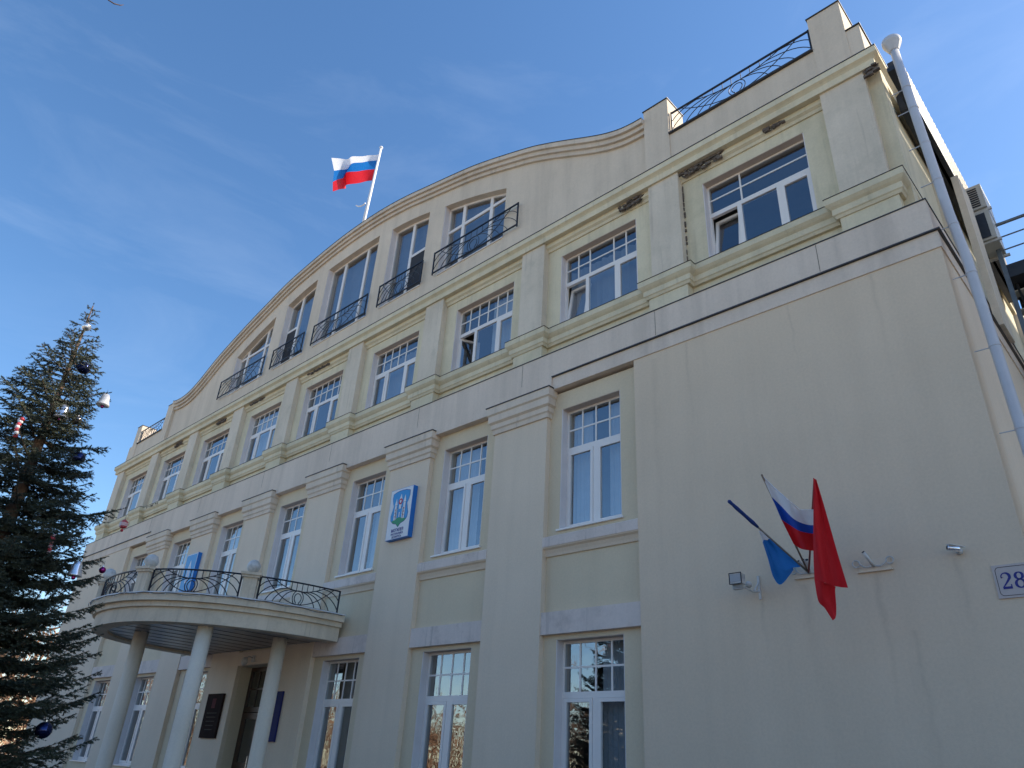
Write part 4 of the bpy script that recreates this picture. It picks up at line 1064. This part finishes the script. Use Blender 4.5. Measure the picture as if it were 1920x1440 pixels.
while z < TH - .25:
    rr = crown_r(z); gap = (.29 if z < 4.2 else .36 if z < 5.6 else .27) if z < 6.9 else .17; nb = 15 if z < 4.6 else 11 if z < 6.0 else 8 if z < 6.9 else (6 if z < 7.5 else 4); a0 = rs.random() * 6.28
    for i in range(nb):
        az = a0 + 6.283 * i / nb + rs.uniform(-.25, .25); ln = rr * rs.uniform(.62, 1.03)
        if z > 7.3: branch(z + rs.uniform(-.05, .05), az, max(.09, ln), -.25, .25)
        else: branch(z + rs.uniform(-.06, .06), az, ln, .22 if z < 5.5 else -.05, .14 if z < 5.5 else .25)
    z += gap; wh += 1
ND.twig((0, 0, TH - .9), (0, 0, TH - .1), .035, 160)
ORG = np.array([TX, TY, 0.0])
def limb_to(px_, py_, d=13.0):
    q = at_d(px_, py_, d) - ORG; az = math.atan2(q[1], q[0]); ln = math.hypot(q[0], q[1]); branch(q[2] - .10 * ln, az, ln, .10, .20); return q
for q in ((206, 742), (186, 762), (176, 675), (232, 968), (198, 1060), (170, 915), (152, 860), (186, 1150), (186, 1192), (160, 1242), (148, 1280), (166, 1330), (174, 1412), (158, 985), (75, 690), (28, 695), (146, 820), (176, 1100)):
    limb_to(*q, d=12.95 + rs.uniform(-.1, .1))
ND.build('crown', M['needle'], SP); tag(BR.build('branches', M['bark'], SP), kind='stuff')

# ornaments: each hangs from the tip of a twig
def orn(px_, py_, d, label, cat, name, grp=None):
    return thing(name, label, cat, tuple(at_d(px_, py_, d)), grp)
def ball(px_, py_, d, r_, mat, label):
    o = orn(px_, py_, d, label, 'bauble', 'bauble', 'baubles on the spruce')
    MB().ball((0, 0, 0), r_, 18).build('glass_ball', M[mat], o, True); MB().lathe([(.016, r_ * .97), (.016, r_ + .018)], (0, 0, 0), 10).build('cap', M['silver'], o)
    MB().tube([(0, 0, r_ + .015), (0, 0, r_ + .09)], .003, 4).build('thread', M['black'], o); return o
ball(162, 613, 12.9, .075, 'silver', 'silver bauble nearest the top of the spruce')
ball(157, 690, 12.8, .105, 'ballblue', 'dark blue bauble high in the spruce below the silver one')
ball(144, 788, 12.75, .075, 'balldark', 'small bronze bauble under the silver foil bell')
ball(147, 859, 12.75, .100, 'ballblue', 'dark blue bauble halfway up the spruce against the sky')
ball(192, 1069, 12.9, .05, 'ballpurple', 'small purple bauble hanging in front of the building wall')
ball(82, 1369, 12.3, .105, 'ballblue', 'dark blue bauble lowest on the spruce near the bottom left corner')
def bell(px_, py_, d, s, mat, label):
    o = orn(px_, py_, d, label, 'bell', 'bell_ornament', 'bells on the spruce')
    MB().lathe([(.105 * s, -.10 * s), (.10 * s, -.085 * s), (.075 * s, -.02 * s), (.068 * s, .05 * s), (.05 * s, .10 * s), (.012, .115 * s)], (0, 0, 0), 18).build('bell_body', M[mat], o, True)
    MB().ball((0, 0, -.125 * s), .030 * s, 10).build('clapper', M['ballpurple'], o, True); MB().tube([(0, 0, .11 * s), (0, 0, .19 * s)], .003, 4).build('thread', M['black'], o)
bell(196, 750, 12.9, 1.0, 'white', 'white bell at the end of a high twig on the right of the spruce')
bell(118, 772, 12.5, 1.05, 'silver', 'large silver foil bell in the upper crown of the spruce')
bell(143, 1067, 12.3, 1.0, 'silver', 'silver bell in front of the building left of the canopy')
def candy(px_, py_, d, label, mats, s):
    o = orn(px_, py_, d, label, 'ornament', 'candy_ornament', 'twisted candy ornaments on the spruce')
    for k in range(7):
        MB().lathe([(.03 * s, -.035 * s), (.048 * s, 0), (.03 * s, .035 * s)], (.012 * s * math.sin(k), .012 * s * math.cos(k), (-.18 + .06 * k) * s), 10).build('twist', M[mats[k % 2]], o, True)
    MB().ball((-.07 * s, 0, .17 * s), .05 * s, 10).build('candy_ball', M[mats[1]], o, True)
candy(34, 801, 12.3, 'red and white twisted candy ornament at the far left of the crown', ('candyred', 'white'), .75)
candy(96, 1020, 12.2, 'pink twisted candy ornament in the dark middle of the crown', ('candypink', 'candyred'), .65)
o = orn(232, 983, 12.95, 'small dark red lantern hanging from the longest twig', 'lantern', 'lantern_ornament')
MB().lathe([(.02, -.07), (.055, -.05), (.06, .04), (.03, .065), (.008, .08)], (0, 0, 0), 6).build('lantern_body', M['candyred'], o)
MB().lathe([(.035, -.035), (.062, -.03), (.064, .025), (.035, .03)], (0, 0, 0), 6).build('lantern_pane', M['candypink'], o)
MB().tube([(0, 0, .08), (0, 0, .13)], .003, 4).build('thread', M['black'], o); MB().ball((0, 0, -.10), .025, 8).build('lantern_drop', M['candyred'], o)

def bare_tree(name, loc, h, spread, seed, bark, twigm, label, depth=6, group=None):
    r_ = random.Random(seed); o = thing(name, label, 'tree', loc, group); T_ = MB(); W_ = MB()
    def grow(p, d, ln, rad, k, mb):
        q = p + d * ln; mid = p + d * ln * .5 + Vector((r_.uniform(-1, 1), r_.uniform(-1, 1), 0)) * ln * .05
        (T_ if k > depth - 3 else W_).tube([p, mid, q], [rad, rad * .85, rad * .7], 6 if k > depth - 3 else 3, False)
        if k <= 0: return
        for i in range(3 if k < depth else 4):
            ax = Vector((r_.uniform(-1, 1), r_.uniform(-1, 1), r_.uniform(-.2, .6))); nd = (d + ax * spread).normalized()
            grow(p + d * ln * r_.uniform(.55, 1.0), nd, ln * r_.uniform(.62, .82), rad * .6, k - 1, mb)
    grow(Vector((0, 0, 0)), Vector((0, 0, 1)), h * .34, h * .014, depth, T_)
    T_.build('trunk', bark, o, True); W_.build('crown', twigm, o); return o
bare_tree('bare_tree', (-46, 1.0, 0), 9.0, .75, 3, M['bark'], M['twig'], 'brown leafless tree beyond the left end of the building, seen through the spruce', 6)
bare_tree('bare_tree', (-50, -3.5, 0), 8.0, .8, 5, M['bark'], M['twig'], 'second brown leafless tree further left behind the spruce', 6)
# trees and a house across the street, seen as reflections in the windows
for i, (x, y, h) in enumerate(((-4, -30, 13), (-11, -33, 14), (-18, -29, 12), (-27, -32, 14), (-36, -30, 13), (4, -31, 13))):
    bare_tree('birch_tree', (x, y, 0), h, .6, 20 + i, M['birch'], M['twig'], ['bare birch across the street facing the blank wall', 'bare birch across the street facing the first bay', 'bare birch across the street facing the entrance canopy', 'tall bare birch across the street facing the left bays', 'bare birch across the street facing the left end of the building', 'bare birch furthest right across the street'][i], 5, 'birches across the street')
def simple_spruce(loc, h, seed):
    lab = ['dark green spruce across the street facing the first bay', 'dark green spruce across the street facing the photographer', 'tallest dark green spruce across the street', 'dark green spruce furthest left across the street'][seed]
    o = thing('street_spruce', lab, 'tree', loc, 'spruces across the street'); r_ = random.Random(seed)
    MB().tube([(0, 0, 0), (0, 0, h)], [.2, .02], 8).build('trunk', M['bark'], o)
    mb = MB(); z = .8
    while z < h - .2:
        rr = (1 - z / h) * h * .26 + .15
        for i in range(14):
            a = r_.random() * 6.283; l = rr * r_.uniform(.6, 1.1); t = Vector((math.cos(a) * l, math.sin(a) * l, z - .25 * l)); s_ = Vector((-math.sin(a), math.cos(a), 0)) * l * .17
            c = Vector((0, 0, z + .15)); mdl = c + (t - c) * .55; mb.add([c, mdl + s_, t, mdl - s_], [(0, 1, 2, 3)])
        z += .22
    mb.build('crown', M['needle'], o); return o
for i, (x, y, h) in enumerate(((-8, -27, 9), (-1, -26, 8), (-22, -26, 10), (-32, -27, 9))): simple_spruce((x, y, 0), h, i)
o = thing('street_house', 'long sunlit cream house across the street', 'building', (-15, -52, 0))
mb = MB(); holes = [(-30 + 4 * i, -28.4 + 4 * i, z, z + 1.8) for i in range(16) for z in (1.2, 4.6)]
cells(mb, -32, 34, 0, 7.6, holes, -.4, 0.0); mb.build('wall', plain('cream_house_paint', (.34, .28, .18), .9, 0, .3, .4), o)
MB().box(-31.8, 33.8, -9, -.41, 0, 7.5).build('body', M['room'], o)
MB().hexa([(-33, -10, 7.6), (35, -10, 7.6), (35, .6, 7.6), (-33, .6, 7.6), (-33, -5, 10), (35, -5, 10), (35, -4.6, 10), (-33, -4.6, 10)]).build('roof', plain('brown_roof', (.12, .07, .05), .7), o)

# a twig of a birch that stands beside the photographer, reaching into the top left corner
o = thing('birch_branch', 'thin dark drooping twig tip at the top left corner of the sky', 'branch', tuple(at_d(185, -60, 5.0)))
pts = [tuple(at_d(x, y, 5.0) - np.array(o.location)) for x, y in ((120, -420), (150, -250), (178, -90), (196, -20), (203, 0), (214, 7), (226, 10), (232, 9))]
MB().tube(pts, [.02, .014, .009, .006, .005, .005, .004, .002], 6).build('twig', M['bark'], o)

# block added out of view to keep the right side wall in shade
o = thing('added_shade_block', 'tall plain grey block added out of view to shade the right side wall', 'building', (9.5, 8.5, 0))
mb = MB(); holes = [(1.0 + 2.6 * i, 2.4 + 2.6 * i, z, z + 1.5) for i in range(6) for z in (1.5, 4.6, 7.7, 10.8, 13.9, 17.0, 20.1)]
cells(mb, 0, 16.5, 0, 24.0, holes, 0, .35); mb.build('wall', M['gable'], o)
MB().box(.01, 16.4, .36, 24, 0, 23.9).build('body', M['gable'], o); MB().box(-.3, 16.8, -.3, 24.3, 24.0, 24.25).build('roof', M['roofsheet'], o)

def woodland(name, x0, x1, y0, y1, h, n, seed):
    rs_ = np.random.RandomState(seed); c = np.stack([rs_.uniform(x0, x1, n), rs_.uniform(y0, y1, n), rs_.rand(n) ** .8 * h], 1)
    c[:, 2] *= .72 + .28 * np.sin(c[:, 0] * .5 + seed) * np.sin(c[:, 1] * .37 + 1)
    d = rs_.normal(size=(n, 3)); d[:, 2] = np.abs(d[:, 2]) + .5; d /= np.linalg.norm(d, axis=1)[:, None]; s_ = rs_.normal(size=(n, 3)); s_ = np.cross(d, s_); s_ /= np.linalg.norm(s_, axis=1)[:, None]
    L_ = rs_.uniform(.8, 2.2, n)[:, None]; T = np.stack([c - s_ * .10, c + s_ * .10, c + d * L_], 1)
    me = bpy.data.meshes.new(name); me.from_pydata(T.reshape(-1, 3).tolist(), [], np.arange(n * 3).reshape(-1, 3).tolist()); me.materials.append(M['twig'] if seed == 1 else plain('dull_twigs', (0.15, 0.10, 0.07), .9, 0, .5, .5))
    return put(name, me)
tag(woodland('far_woodland', -80, -66, -60, 60, 11, 14000, 1), 'brown mass of leafless trees far beyond the left end of the building', 'woodland', kind='stuff')
tag(woodland('park_woodland', -75, 60, -76, -64, 12, 20000, 2), 'brown mass of leafless trees in the park across the street', 'woodland', kind='stuff')
for i, (x, y, h) in enumerate(((-14.5, -27.5, 11), (-4.5, -28, 10.5), (-18, -30, 12), (-27, -28, 10))):
    t_ = simple_spruce((x, y, 0), h, i); t_['label'] = ['broad dark spruce across the street facing the second bay', 'broad dark spruce across the street facing the corner', 'broad dark spruce across the street facing the third bay', 'broad dark spruce across the street facing the entrance'][i]
